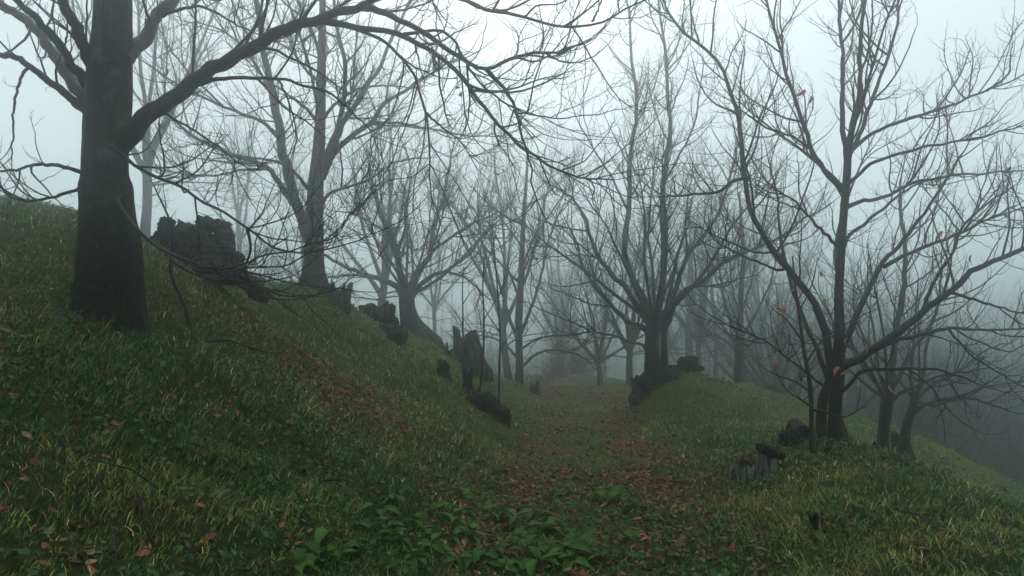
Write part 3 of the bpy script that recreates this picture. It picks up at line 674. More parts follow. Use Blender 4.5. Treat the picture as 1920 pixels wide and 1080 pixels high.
traced_tree('bare_tree', 'crooked dim tree leaning on a stump, lowest on the right-hand slope', 12,
    [(1708, 870, 30), (1697, 835, 24), (1700, 800, 20), (1711, 765, 18), (1718, 735, 16)],
    [(-1, 10, 4, 0.5, [(1716, 745), (1730, 705), (1738, 660), (1750, 600), (1770, 540)]),
     (-1, 10, 4, -0.4, [(1712, 775), (1735, 757), (1790, 747), (1840, 752), (1890, 770)]),
     (-1, 9, 3, 0.6, [(1716, 750), (1745, 725), (1790, 700), (1840, 660), (1900, 640)]),
     (-1, 8, 3, -0.3, [(1714, 745), (1705, 700), (1712, 640), (1720, 580), (1722, 520)]),
     (-1, 7, 3, 0.5, [(1716, 752), (1760, 760), (1810, 740), (1870, 720), (1925, 715)]),
     ],
    109, extra=4, mats=(M_LIMB, M_TWIG), trunk_mat=M_BARK_RIGHT, extra_t=(0.8, 1.0), extra_len=(2, 3.2), dens=(4.0, 6.0, 5.0), tw=0.8, lens=((0.4, 1.4), (0.2, 0.6), (0.07, 0.22)), rmin=0.0026)

# ------------------------------------------------------------------ saplings
def sapling(label, d, stem, twigs, seed, mats=(M_LIMB_NEAR, M_TWIG_RED), dens=(3.0, 5.0, 6.0), foot=None):
    g = np.random.default_rng(seed)
    f = hpt(at(stem[0][0], stem[0][1], d)) if foot is None else foot
    root = tag(empty('sapling', f), label, 'sapling', 'thin saplings')
    pts = np.array([(*at(x, y, d + 0.03 * i), px2r(w, d)) for i, (x, y, w) in enumerate(stem)]); pts[0, :3] = f
    q = resample(pts, KL)
    V, F = tubes(q[None, :, :3], q[None, :, 3], 8); mesh_obj('stem', V, F, mats[0], root, origin=f)
    limbs = []
    for w0, dd, pp in twigs:
        s = np.linspace(0, 1, len(pp)); w = np.array([at(x, y, d + dd * t) for (x, y), t in zip(pp, s)])
        limbs.append((resample(w, KL), limb_radii(px2r(w0, d), 0.0022)))
    finish_tree(root, f, limbs, g, mats=mats, dens=dens, lens=((0.15, 0.5), (0.08, 0.3), (0.03, 0.1)), up=(0.08, 0.1, 0.12), rmin=0.0014)
    return root

sapling('thin dark sapling in front of the orange-leaved tree on the ridge', 7.4,
    [(1521, 836, 11), (1522, 790, 9), (1521, 755, 9), (1517, 710, 8), (1507, 655, 7), (1500, 600, 6), (1492, 545, 5), (1486, 480, 3)],
    [(5, 0.3, [(1521, 768), (1545, 772), (1570, 780), (1590, 780), (1618, 762), (1645, 735)]),
     (4, -0.4, [(1519, 735), (1490, 715), (1460, 705), (1430, 688), (1410, 670)]),
     (4, -0.3, [(1521, 762), (1495, 745), (1475, 732), (1462, 712)]),
     (4, 0.3, [(1512, 680), (1540, 640), (1580, 610), (1620, 590), (1670, 565)]),
     (4, -0.3, [(1505, 640), (1475, 600), (1450, 580), (1435, 560)]),
     (3, 0.2, [(1498, 585), (1520, 540), (1530, 500), (1540, 470)]),
     (3, -0.2, [(1490, 530), (1470, 490), (1455, 460), (1440, 440)])], 201)
f1 = on_ground(903, 728); f2 = on_ground(937, 740)
sapling('left of two thin upright saplings growing by the charred log', 11.6,
    [(898, 735, 5), (904, 690, 4.4), (907, 640, 4), (907, 580, 3.4), (905, 540, 3), (908, 480, 2)],
    [(2.4, 0.3, [(905, 660), (890, 630), (875, 605), (860, 590)]), (2.4, -0.3, [(907, 600), (925, 570), (940, 540), (948, 510)]),
     (2.2, 0.2, [(906, 560), (890, 530), (870, 515), (850, 505)]), (2, 0.2, [(907, 520), (915, 490), (925, 460)])], 202, mats=(M_LIMB_NEAR, M_TWIG), dens=(2, 4, 4))
sapling('right of two thin upright saplings growing by the charred log', 11.3,
    [(936, 748, 5), (936, 700, 4.4), (938, 640, 4), (935, 580, 3.4), (931, 520, 3), (926, 460, 2.2), (922, 410, 1.6)],
    [(2.4, 0.3, [(937, 660), (955, 630), (980, 610), (1000, 600)]), (2.4, -0.3, [(936, 620), (918, 595), (905, 570), (895, 540)]),
     (2.2, 0.2, [(934, 560), (950, 520), (960, 490), (975, 470)]), (2, 0.2, [(930, 500), (915, 470), (900, 450)])], 203, mats=(M_LIMB_NEAR, M_TWIG), dens=(2, 4, 4))
sapling('thin bare sapling rising behind the short snag on the bank', 13.0,
    [(868, 690, 4.4), (868, 640, 3.6), (868, 590, 3), (867, 540, 2.4), (870, 500, 1.8)],
    [(2, 0.3, [(868, 610), (850, 580), (835, 565)]), (2, -0.3, [(868, 570), (885, 545), (900, 535)])], 204, mats=(M_LIMB_NEAR, M_TWIG), dens=(2, 4, 4))

# ------------------------------------------------------------------ misty trees farther off
def make_proto(seed, h, n_limbs, fork, spread, r):
    """(trunk mesh, limb and twig meshes) of a bare vase-shaped tree standing at the origin"""
    g = np.random.default_rng(seed)
    root = empty('bare_tree', (0, 0, 0))
    top = np.array([g.normal() * 0.15, g.normal() * 0.15, fork])
    V, F, q = trunk_mesh([(0, 0, 0, r * 1.15), (*(top * 0.5 + [0.05, 0, 0]), r), (*top, r * 0.95)], g, sides=14, rings=16, flare=0.35, sink=0.6)
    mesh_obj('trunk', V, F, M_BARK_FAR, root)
    limbs = []
    for i in range(n_limbs):
        az = i * 2.4 + g.normal() * 0.3; el = (0.75 + 0.65 * g.random()) if i else 1.45
        if spread > 1.2 and i: el -= 0.3
        L = (h - fork) * (0.75 + 0.35 * g.random()) / max(0.72, math.sin(el) ** 0.5)
        D = np.array([math.cos(az) * math.cos(el), math.sin(az) * math.cos(el), math.sin(el)])
        p = [top * (0.80 + 0.2 * g.random())]
        for k in range(7):
            D = unit(D + g.normal(size=3) * 0.09 + [0, 0, 0.05]); p.append(p[-1] + D * L / 7)
        limbs.append((resample(p, KL), limb_radii(r * (0.62 if i else 0.8), 0.008)))
    for i in range(3):                                   # low side boughs
        az = g.random() * 6.28; z = fork * (0.55 + 0.4 * g.random()); D = np.array([math.cos(az), math.sin(az), 0.35]); p = [np.array([0, 0, z])]
        L = 2.0 + g.random() * 1.5
        for k in range(6): D = unit(D + g.normal(size=3) * 0.12 + [0, 0, -0.04]); p.append(p[-1] + D * L / 6)
        limbs.append((resample(p, KL), limb_radii(r * 0.25, 0.006)))
    finish_tree(root, np.zeros(3), limbs, g, mats=(M_LIMB, M_TWIG), keep=False, dens=(3.0, 4.4, 3.4), lens=((0.6, 2.0), (0.3, 0.9), (0.12, 0.35)), sides=(6, 3, 3, 3), rmin=0.0038)
    return root
protos = [make_proto(301, 8.5, 7, 1.9, 1.0, 0.15), make_proto(302, 9.5, 6, 2.4, 0.9, 0.13), make_proto(303, 8.0, 8, 1.5, 1.3, 0.17), make_proto(304, 10.5, 6, 3.2, 0.8, 0.12)]

def copy_tree(o, parent=None):
    c = o.copy(); COL.objects.link(c); c.parent = parent
    for k in ('label', 'category', 'group'):
        if k in c: del c[k]
    for ch in list(o.children): copy_tree(ch, c)
    return c
used = set()
def place_proto(k, pos, s, rot, label, group, lean=0.0):
    o = protos[k] if k not in used else copy_tree(protos[k]); used.add(k)
    o.location = pos; o.scale = (s, s, s); o.rotation_euler = (lean, lean * 0.5, rot)
    return tag(o, label, 'tree', group)

def by_px(k, px, d, s, rot, label, lean=0.0, group='misty trees behind the bank and path'):
    p = at(px, 640, d); place_proto(k, hpt(p, -0.05), s, rot, label, group, lean)
by_px(1, 262, 19, 0.95, 0.4, 'pale misty tree seen just right of the large foreground trunk')
by_px(0, 707, 24, 0.95, 2.0, 'pale misty tree directly left of the flared-foot tree')
by_px(3, 815, 32, 0.8, 1.0, 'faint slender tree between the flared-foot tree and the tall stump')
by_px(1, 955, 24, 0.95, 4.0, 'stout misty tree close behind the slim tree by the path', 0.08)
by_px(2, 1125, 26, 0.62, 5.0, 'low rounded misty tree beside the end of the path')
by_px(0, 1180, 24, 0.72, 2.7, 'leaning misty tree just left of the mound tree', -0.06)
by_px(0, 1040, 37, 0.95, 1.3, 'faint tree above the reddish scrub where the path ends')
by_px(3, 1310, 31, 0.95, 0.7, 'faint tree between the mound tree and the far mound tree')
by_px(2, 1455, 27, 0.8, 0.2, 'faint tree right of the far mound tree')
by_px(0, 560, 34, 0.9, 1.9, 'faint tree seen beyond the two-stemmed tree')
by_px(3, 440, 30, 0.85, 4.0, 'faint tree on the skyline behind the rotten block stump')
g = np.random.default_rng(77)
WOOD = 'trees of the misty wood'
done = []
tries = 0
while len(done) < 40 and tries < 6000:
    tries += 1
    d = 30 + 30 * g.random() ** 0.9; px = 860 + 1200 * g.random()
    if px < 1480 and (g.random() < 0.85): continue
    if px > 1480: d = 30 + 24 * g.random()
    p = at(px, 640, d)
    if min([math.hypot(p[0] - a, p[1] - b) for a, b in done] + [9]) < 1.7: continue
    if abs(p[0] - pathx(p[1])) < 1.6: continue
    done.append((p[0], p[1]))
    right = px > 1480
    place_proto(int(g.integers(0, 4)), hpt(p, -0.1), (0.85 + 0.4 * g.random()) * (0.8 if right else 1.0), g.random() * 6.28,
                'dim tree in the dark wood on the slope at far right' if right else 'faint tree in the misty wood beyond the path', WOOD, g.normal() * 0.03)

# the wood behind them, too dense and dim to count: one mass of poles and twigs
def far_wood():
    g = np.random.default_rng(88); Ps, Rs = [], []
    n = 300
    for i in range(n):
        if i < 36: d = 60 + 40 * g.random(); px = 640 + 620 * g.random()
        else: px = 1250 + 850 * g.random() ** 0.8; d = 36 + 50 * g.random()
        p = hpt(at(px, 640, d), -0.2); h = 7 + 5 * g.random(); lean = g.normal(size=2) * 0.5
        q = [p + np.array([lean[0] * t, lean[1] * t, h * t]) + np.r_[g.normal(size=2) * 0.08, 0] for t in np.linspace(0, 1, 7)]
        Ps.append(resample(q, 10)); Rs.append(np.linspace(0.10 + 0.08 * g.random(), 0.02, 10))
    Ps = np.array(Ps); Rs = np.array(Rs); I = np.arange(n)
    P1, R1, I1 = grow(Ps, Rs, I, g, 1.3, 1.0, 3.2, 4, 0.5, 1.1, 0.12, 0.12, t0=0.2, rk=0.008, rmin=0.008)
    P2, R2, I2 = grow(P1, R1, I1, g, 1.3, 0.5, 1.4, 3, 0.5, 1.1, 0.1, 0.15, t0=0.15, rk=0.006, rmin=0.007)
    m = merge([tubes(Ps, Rs, 5), tubes(P1, R1, 3), tubes(P2, R2, 3)])
    tag(mesh_obj('distant_wood', m[0], m[1], M_TWIG), 'dense mass of bare trunks and twigs fading into the fog', 'wood', kind='stuff')
far_wood()
# ------------------------------------------------------------------ stumps, snags and logs
def crumbly(V, g, amp, sc):
    o = g.random(3) * 50
    a = noise2(V[:, 0] * sc + o[0] + V[:, 2] * sc * 0.7, V[:, 1] * sc + o[1] - V[:, 2] * sc * 0.5)
    b = noise2(V[:, 0] * sc * 2.7 + o[1], V[:, 2] * sc * 2.7 + V[:, 1] * sc * 1.9 + o[2])
    return amp * (a + 0.5 * b)

def stump(label, foot, r, h, seed, mat=M_ROT, jag=0.35, lean=(0, 0), flat=0.75, flare=0.35, hollow=0.55, name='tree_stump', sink=0.25, group=None, slant=(0, 0)):
    """broken stump: ridged bark wall with a torn rim, and a rotten hollow core"""
    g = np.random.default_rng(seed); foot = np.asarray(foot, float)
    root = tag(empty(name, foot), label, 'stump', group)
    S, K = 44, 16
    th = np.arange(S) * 2 * math.pi / S; ph = g.random() * 6
    top = h * (1 - jag * np.clip(0.5 + 0.9 * noise2(np.cos(th) * 1.7 + ph, np.sin(th) * 1.7) + 0.5 * noise2(np.cos(th) * 5 + ph, np.sin(th) * 5 - ph), 0, 1))
    top = top + slant[0] * np.cos(th) * r + slant[1] * np.sin(th) * r
    ridge = 1 + 0.10 * noise2(np.cos(th) * 3 + ph, np.sin(th) * 3 + ph) + 0.06 * noise2(np.cos(th) * 8, np.sin(th) * 8 + ph)
    t = np.linspace(0, 1, K)[:, None]
    z = -sink + t * (top[None] + sink)
    fl = 1 + flare * np.exp(-np.maximum(z, 0) / (0.22 * h + 0.05)) * (0.7 + 0.5 * np.cos(4 * th[None] + ph)) - 0.08 * t
    rr = r * ridge[None] * fl
    X = rr * np.cos(th)[None] + lean[0] * np.maximum(z, 0); Y = rr * np.sin(th)[None] * flat + lean[1] * np.maximum(z, 0)
    V = np.stack([X, Y, z], -1).reshape(-1, 3)
    V[:, :2] += (V[:, :2] * crumbly(V, g, 0.10, 4 / max(r, 0.1) * 0.35)[:, None])
    b = np.arange(K - 1)[:, None] * S; j = np.arange(S)[None]; j2 = (j + 1) % S
    F = np.stack([b + j, b + j2, b + S + j2, b + S + j], -1).reshape(-1, 4)
    mesh_obj('bark', V, F, mat, root)
    rim = V[-S:]; c = rim.mean(0)
    f1 = (rim - c) * [0.82, 0.82, 1.0] + c - [0, 0, 0.02]
    f2 = (rim - c) * [0.6, 0.6, 0.4] + c - [0, 0, h * hollow * 0.45]; f3 = (rim - c) * [0.3, 0.3, 0.3] + c - [0, 0, h * hollow * 0.5]
    for q in (f1, f2, f3): q += g.normal(size=q.shape) * 0.025 * r
    Vc = np.vstack([rim, f1, f2, f3, c[None] - [0, 0, h * hollow * 0.5]])
    Fc = []
    for k in range(3):
        Fc += [(k * S + i, k * S + (i + 1) % S, (k + 1) * S + (i + 1) % S, (k + 1) * S + i) for i in range(S)]
    Fc += [(3 * S + i, 3 * S + (i + 1) % S, 4 * S) for i in range(S)]
    mesh_obj('core', Vc, Fc, M_ROT_BLACK, root)
    return root

def lump(foot, size, seed, mat, name='chunk', root=None, rot=0.0, sharp=0.25, tilt=0.0, taper=0.0):
    """torn block of rotten wood: an uneven, split, angular mass"""
    g = np.random.default_rng(seed); S, K = 26, 16
    th = np.arange(S) * 2 * math.pi / S; v = np.linspace(0.04, math.pi - 0.04, K)
    TH, VV = np.meshgrid(th, v)
    d = np.stack([np.sin(VV) * np.cos(TH), np.sin(VV) * np.sin(TH), np.cos(VV)], -1).reshape(-1, 3)
    q = np.abs(d) ** 2.8; d = d / (q.sum(1) ** (1 / 2.8))[:, None]          # towards a block
    n = crumbly(d, g, sharp * 1.25, 1.7) + crumbly(d, g, sharp * 0.5, 4.6)
    V = d * (1 + n)[:, None]
    if taper: V[:, 1:] *= (1 - taper * (V[:, :1] * 0.5 + 0.5))
    V = V * (np.asarray(size) / 2)
    ct, st = math.cos(tilt), math.sin(tilt); V = np.stack([V[:, 0] * ct + V[:, 2] * st, V[:, 1], -V[:, 0] * st + V[:, 2] * ct], -1)
    c, s = math.cos(rot), math.sin(rot); V = np.stack([V[:, 0] * c - V[:, 1] * s, V[:, 0] * s + V[:, 1] * c, V[:, 2]], -1)
    b = np.arange(K - 1)[:, None] * S; j = np.arange(S)[None]; j2 = (j + 1) % S
    F = [tuple(f) for f in np.stack([b + S + j, b + S + j2, b + j2, b + j], -1).reshape(-1, 4)]
    F += [tuple(range(S))[::1], tuple((K - 1) * S + i for i in range(S - 1, -1, -1))]
    o = mesh_obj(name, V, F, mat, root)
    o.location = foot
    return o

def gp(px, py, d): return hpt(at(px, py, d))
def m_(w, d): return w / 1280 * d

# big rotten stump of several blocks on the bank, left
f = gp(372, 492, 9.0); root = tag(empty('rotten_stump', f), 'big rotten stump broken into dark blocks, on the bank behind the large foreground trunk', 'stump')
st = stump('x', f, m_(56, 9), m_(52, 9), 401, M_ROT_BLOCK, jag=0.55, flare=0.45, flat=0.8)
for ch in list(st.children): ch.parent = root
bpy.data.objects.remove(st)
for i, (x, y, w, h, sd, rot, mt) in enumerate([(384, 418, 26, 20, 1, 0.3, M_ROT_BLACK), (402, 424, 30, 22, 2, 1.0, M_ROT_BLACK), (421, 428, 22, 24, 16, 0.4, M_ROT), (312, 428, 26, 32, 3, 0.2, M_ROT_BLACK), (346, 438, 32, 34, 4, 0.7, M_ROT_BLOCK),
                                           (330, 464, 46, 50, 5, 0.5, M_ROT_BLOCK), (372, 452, 50, 40, 10, 0.1, M_ROT_BLOCK), (421, 460, 34, 62, 6, 0.2, M_ROT_BLOCK), (388, 474, 48, 46, 7, 0.9, M_ROT_BLOCK), (352, 482, 40, 36, 11, 0.4, M_ROT),
                                           (432, 494, 46, 40, 12, 0.3, M_ROT), (300, 448, 24, 26, 13, 0.3, M_ROT), (458, 522, 70, 24, 8, 0.0, M_ROT), (484, 548, 42, 24, 9, 0.0, M_ROT_BLACK), (404, 498, 44, 34, 14, 0.7, M_ROT), (366, 500, 44, 26, 15, 0.2, M_ROT)]):
    p = at(x, y, 8.7 + 0.05 * ((i * 7) % 9))
    lump(p - f, (m_(w, 9), m_(w, 9) * 0.9, m_(h, 9) * 1.1), 410 + sd, mt, root=root, rot=rot, sharp=0.34, tilt=0.62 if sd in (8, 9) else 0.0)

stump('jagged stump leaning against the foot of the two-stemmed tree', gp(632, 560, 12.6), m_(22, 12.6), m_(42, 12.6), 402, M_ROT, jag=0.5, lean=(0.25, 0))
f = gp(690, 598, 14); r1 = tag(empty('rotten_log', f), 'low rounded rotten stump, upper of three on the bank', 'stump', 'row of rotten stumps on the bank')
lump((0, 0, m_(4, 14)), (m_(36, 14), m_(30, 14), m_(32, 14)), 431, M_ROT, 'chunk', r1, 0.4); lump((0.12, -0.05, -0.05), (m_(26, 14), m_(26, 14), m_(26, 14)), 432, M_ROT_BLACK, 'chunk', r1, 1.0)
f = gp(718, 604, 13.6); r1 = tag(empty('rotten_log', f), 'humped dark rotten stump, middle of three on the bank', 'stump', 'row of rotten stumps on the bank')
lump((0, 0, 0.08), (m_(34, 13.6), m_(34, 13.6), m_(62, 13.6)), 433, M_ROT, 'chunk', r1, 0.2, 0.3, tilt=0.35); lump((0.16, 0, -0.1), (m_(30, 13.6), m_(36, 13.6), m_(50, 13.6)), 434, M_ROT_BLACK, 'chunk', r1, 0.9)
f = gp(744, 632, 13.0); r1 = tag(empty('rotten_log', f), 'square black end of a rotten log, lowest of three on the bank', 'stump', 'row of rotten stumps on the bank')
lump((0, 0, 0.04), (m_(34, 13), m_(40, 13), m_(44, 13)), 435, M_ROT_BLACK, 'chunk', r1, 0.3, 0.2, tilt=0.5); lump((-0.2, 0.1, 0.16), (m_(30, 13), m_(30, 13), m_(30, 13)), 436, M_ROT, 'chunk', r1, 0.3, 0.3)

f = gp(880, 684, 14.6)
stump('tall torn grey stump standing on the bank behind the saplings', f, m_(25, 14.6), m_(84, 14.6), 403, M_ROT_PALE, jag=0.30, lean=(-0.10, 0), flare=0.75)
stump('low jagged stump on the left of the tall torn stump', gp(848, 662, 14.8), m_(13, 14.8), m_(34, 14.8), 404, M_ROT, jag=0.7)
stump('short dark snag with a slanted top on the open bank', gp(830, 708, 12.0), m_(11, 12), m_(32, 12), 405, M_ROT_BLACK, jag=0.35, lean=(0.05, 0), slant=(-0.4, 0))
stump('narrow dark snag just left of the charred log', gp(877, 708, 12.1), m_(9, 12.1), m_(52, 12.1), 406, M_ROT_BLACK, jag=0.25, flare=0.2)
stump('small jagged snag between narrow snag and charred log', gp(891, 716, 11.9), m_(9, 11.9), m_(26, 11.9), 407, M_ROT_BLACK, jag=0.7)
f = gp(920, 750, 11.4); r1 = tag(empty('charred_log', f), 'black charred log lying down the bank beside the path', 'log')
lump((-0.05, 0.05, 0.06), (m_(66, 11.4), m_(46, 11.4), m_(46, 11.4)), 441, M_ROT_BLACK, 'log_body', r1, 0.0, 0.3, tilt=0.72)
lump((0.17, 0.0, -0.10), (m_(34, 11.4), m_(40, 11.4), m_(48, 11.4)), 442, M_ROT_BLACK, 'log_end', r1, 0.2, 0.22)
lump((-0.26, 0.1, 0.22), (m_(40, 11.4), m_(34, 11.4), m_(30, 11.4)), 443, M_ROT, 'chunk', r1, 0.2, 0.34, tilt=0.7)
lump((-0.12, -0.05, 0.26), (m_(44, 11.4), m_(8, 11.4), m_(7, 11.4)), 444, M_ROT_PALE, 'split_slab', r1, 0.1, 0.2, tilt=0.55)
stump('small misty stump at the foot of the bank where the path narrows', gp(1003, 732, 19), m_(9, 19), m_(24, 19), 408, M_ROT, jag=0.5)

f = gp(1203, 738, 14.0); r1 = tag(empty('rotten_stump', f), 'shaggy black rotten stump at the foot of the mound tree, beside the path', 'stump')
lump((0, 0, 0.12), (m_(32, 14), m_(32, 14), m_(50, 14)), 451, M_ROT_BLACK, 'chunk', r1, 0.3, 0.42); lump((-0.12, -0.1, -0.05), (m_(22, 14), m_(22, 14), m_(42, 14)), 452, M_ROT, 'chunk', r1, 0.8, 0.4)
lump((0.06, 0.1, 0.38), (m_(10, 14), m_(10, 14), m_(34, 14)), 453, M_ROT_BLACK, 'splinter', r1, 0.3, 0.3, tilt=0.5); lump((0.22, 0.02, 0.05), (m_(20, 14), m_(24, 14), m_(30, 14)), 454, M_ROT, 'chunk', r1, 0.2, 0.3)
f = gp(1250, 712, 14.1); r1 = tag(empty('rotten_log', f), 'mossy rotten block right against the foot of the mound tree', 'log')
lump((0, 0, 0.02), (m_(40, 14), m_(34, 14), m_(34, 14)), 455, M_ROT, 'chunk', r1, 0.2, 0.35); lump((0.12, 0.1, 0.16), (m_(28, 14), m_(28, 14), m_(26, 14)), 456, M_ROT, 'chunk', r1, 0.9, 0.35)
f = gp(1298, 690, 14.5); r1 = tag(empty('rotten_log', f), 'dark log with a pointed end lying on top of the mound', 'log')
lump((-0.02, 0, 0.13), (m_(50, 14.5), m_(32, 14.5), m_(32, 14.5)), 457, M_ROT_BLACK, 'log_body', r1, 0.0, 0.22, tilt=0.2, taper=0.75); lump((-0.02, 0.04, 0.26), (m_(28, 14.5), m_(24, 14.5), m_(16, 14.5)), 458, M_ROT, 'chunk', r1, 0.4, 0.3)
f = gp(1266, 690, 14.6); r1 = tag(empty('rotten_log', f), 'small square block of wood left of the pointed log on the mound', 'log')
lump((0, 0, 0.08), (m_(20, 14.6), m_(16, 14.6), m_(22, 14.6)), 459, M_ROT_BLACK, 'chunk', r1, 0.2, 0.25)
f = gp(1452, 736, 20); r1 = tag(empty('rotten_log', f), 'dim log lying on the right end of the far mound', 'log')
lump((0, 0, 0.1), (m_(36, 20), m_(18, 20), m_(18, 20)), 460, M_ROT, 'log_body', r1, 0.2, 0.25, tilt=0.35); lump((-0.3, 0, 0.18), (m_(22, 20), m_(16, 20), m_(10, 20)), 461, M_ROT_PALE, 'chunk', r1, 0.2, 0.3)

# cut logs by the right-hand tree
M_CUTSTUMP = rotten_material('grey_split_wood', (0.016, 0.016, 0.016), (0.32, 0.315, 0.31), mossy=0.3)
def cut_stump(label, foot, r, h, seed, cap_tilt, mat=M_CUTSTUMP):
    root = stump(label, foot, r, h, seed, mat, jag=0.3, flare=0.3, hollow=0.35, flat=0.9, slant=cap_tilt)
    return root
cut_stump('pale split stump, left of the pair right of the path', gp(1397, 872, 7.1), m_(20, 7.1), m_(34, 7.1), 471, (0.1, 0.1))
r1 = cut_stump('pale stump under a slanted black slab, right of the pair by the path', gp(1440, 866, 7.15), m_(19, 7.1), m_(36, 7.1), 472, (-0.3, 0.2))
lump((0.02, -0.02, m_(36, 7.1)), (m_(48, 7.5), m_(38, 7.5), m_(20, 7.5)), 473, M_ROT_BLACK, 'slab', r1, 0.1, 0.2, tilt=0.32)
f = gp(1482, 842, 7.9); r1 = tag(empty('rotten_log', f), 'mossy crumbling stump left of the round log end', 'stump')
lump((0, 0, 0.08), (m_(36, 7.9), m_(30, 7.9), m_(36, 7.9)), 474, M_ROT, 'chunk', r1, 0.2, 0.4); lump((0.05, 0.05, 0.13), (m_(26, 7.9), m_(22, 7.9), m_(26, 7.9)), 475, M_ROT, 'chunk', r1, 1.2, 0.4)
def round_log(label, foot, r, L, az, seed):
    root = tag(empty('log', foot), label, 'log')
    g = np.random.default_rng(seed); S = 30; th = np.arange(S) * 2 * math.pi / S; K = 9
    D = np.array([math.cos(az), math.sin(az), 0.05]); A = unit(np.cross(D, [0, 0, 1.0])); B = np.cross(A, D)
    rr = r * (1 + 0.05 * noise2(np.cos(th) * 2 + seed, np.sin(th) * 2))
    V = np.vstack([t * L * D + [0, 0, r * 0.75] + rr[:, None] * (1 + 0.05 * g.random()) * (np.cos(th)[:, None] * A + np.sin(th)[:, None] * B * 1.12) for t in np.linspace(0, 1, K)])
    b = np.arange(K - 1)[:, None] * S; j = np.arange(S)[None]; j2 = (j + 1) % S
    F = np.stack([b + j, b + j2, b + S + j2, b + S + j], -1).reshape(-1, 4)
    mesh_obj('bark', V, F, M_ROT_BLACK, root)
    Ve = np.vstack([V[:S] - D * 0.004, (V[:S] * 0.94 + V[:S].mean(0) * 0.06) + D * 0.02, V[:S].mean(0)[None] + D * 0.012])
    Fe = [(i, S + i, S + (i + 1) % S, (i + 1) % S) for i in range(S)] + [(S + i, 2 * S, S + (i + 1) % S) for i in range(S)]
    mesh_obj('cut_face', Ve, Fe, M_CUT, root)
M_CUT = rotten_material('cut_face', (0.010, 0.012, 0.016), (0.03, 0.033, 0.04), mossy=0.0)
round_log('log showing its round dark blue cut end behind the thin sapling', gp(1507, 840, 7.9), m_(17, 7.9), 0.5, 1.35, 476)
stump('small leaning snag on the ridge edge, right of the orange-leaved tree', gp(1632, 854, 8.3), m_(9, 8.3), m_(26, 8.3), 477, M_ROT_BLACK, jag=0.4, lean=(0.6, 0))
stump('dim stump behind the crooked tree on the right slope', gp(1688, 866, 12.3), m_(15, 12.3), m_(54, 12.3), 478, M_ROT, jag=0.25, flare=0.2)
p = on_ground(1537, 992); stump('small black snag poking from the grass in the right foreground', p, 0.035, 0.13, 479, M_ROT_BLACK, jag=0.6, lean=(-0.45, 0))
p = on_ground(1545, 850); stump('tiny black root sticking out under the orange-leaved tree', p, 0.03, 0.08, 480, M_ROT_BLACK, jag=0.6, lean=(0.8, 0))
p = on_ground(1882, 921); stump('tiny dark stump on the skyline at the right edge', p, 0.04, 0.10, 481, M_ROT_BLACK, jag=0.4)

# ------------------------------------------------------------------ fallen branches
def fallen(label, pts, r0, r1, seed, mat=M_LIMB_NEAR):
    """pts: world points"""
    f = np.array(pts[0]); root = tag(empty('fallen_branch', f), label, 'branch')
    g = np.random.default_rng(seed); q = resample(pts, KL)
    V, F = tubes(q[None], limb_radii(r0, r1)[None], 7); mesh_obj('stem', V, F, mat, root, origin=f)
    P1, R1, _ = grow(q[None], limb_radii(r0, r1)[None], np.zeros(1, int), g, 3.5, 0.15, 0.5, 7, 0.4, 0.9, 0.02, 0.12, t0=0.25)
    for i in range(len(P1)):
        V, F = tubes(P1[i:i + 1], R1[i:i + 1], 4); mesh_obj('side_twig', V, F, M_TWIG_RED, root, origin=f)
def og(px, py, dz=0.03): return on_ground(px, py) + [0, 0, dz]
fallen('dead branch lying across the bank below the rotten block stump', [og(385, 645), og(430, 660, 0.12), og(470, 668, 0.10), og(515, 670, 0.06), og(560, 650, 0.05)], 0.014, 0.004, 501)
a = og(360, 618, 0.0)
fallen('dead stick leaning up from the grass right of the large foreground trunk', [a, a + [-0.12, 0.05, 0.28], a + [-0.26, 0.02, 0.62], a + [-0.2, -0.1, 1.05], a + [-0.36, -0.2, 1.5]], 0.020, 0.008, 502)
fallen('thin dead branch trailing down the slope under the dim bowed tree', [og(1652, 862), og(1675, 868, 0.05), og(1700, 880, 0.06), og(1715, 888, 0.02)], 0.014, 0.005, 503)
fallen('thin curved stem standing in the grass at the lower right corner', [og(1800, 1078, 0), og(1800, 1078, 0) + [0.0, 0, 0.1], og(1800, 1078, 0) + [0.03, 0.02, 0.2], og(1800, 1078, 0) + [0.1, 0.04, 0.26]], 0.004, 0.002, 504, M_TWIG_RED)

# ------------------------------------------------------------------ bushes in the fog
def bush_proto(seed, h, n, mat):
    g = np.random.default_rng(seed); root = empty('bare_bush', (0, 0, 0)); Ps, Rs = [], []
    for i in range(n):
        az = g.random() * 6.28; el = 0.8 + 0.7 * g.random(); L = h * (0.6 + 0.5 * g.random())
        D = np.array([math.cos(az) * math.cos(el), math.sin(az) * math.cos(el), math.sin(el)]); p = [np.r_[g.normal(size=2) * 0.15, -0.1]]
        for k in range(6): D = unit(D + g.normal(size=3) * 0.1); p.append(p[-1] + D * L / 6)
        Ps.append(resample(p, 8)); Rs.append(np.linspace(0.011, 0.004, 8))
    Ps = np.array(Ps); Rs = np.array(Rs); I = np.arange(n)
    P1, R1, I1 = grow(Ps, Rs, I, g, 5, 0.2, 0.8, 5, 0.4, 1.0, 0.05, 0.15, t0=0.1, rmin=0.0035)
    P2, R2, I2 = grow(P1, R1, I1, g, 6, 0.1, 0.35, 3, 0.4, 1.0, 0.05, 0.15, t0=0.1, rmin=0.003)
    V, F = tubes(Ps, Rs, 4); mesh_obj('stem_cluster', V, F, mat, root)['kind'] = 'stuff'
    m = merge([tubes(P1, R1, 3), tubes(P2, R2, 3)]); mesh_obj('twig_spray', m[0], m[1], mat, root)['kind'] = 'stuff'
    return root
M_SCRUB = twig_material('scrub_twig', (0.07, 0.028, 0.018), (0.15, 0.065, 0.04))
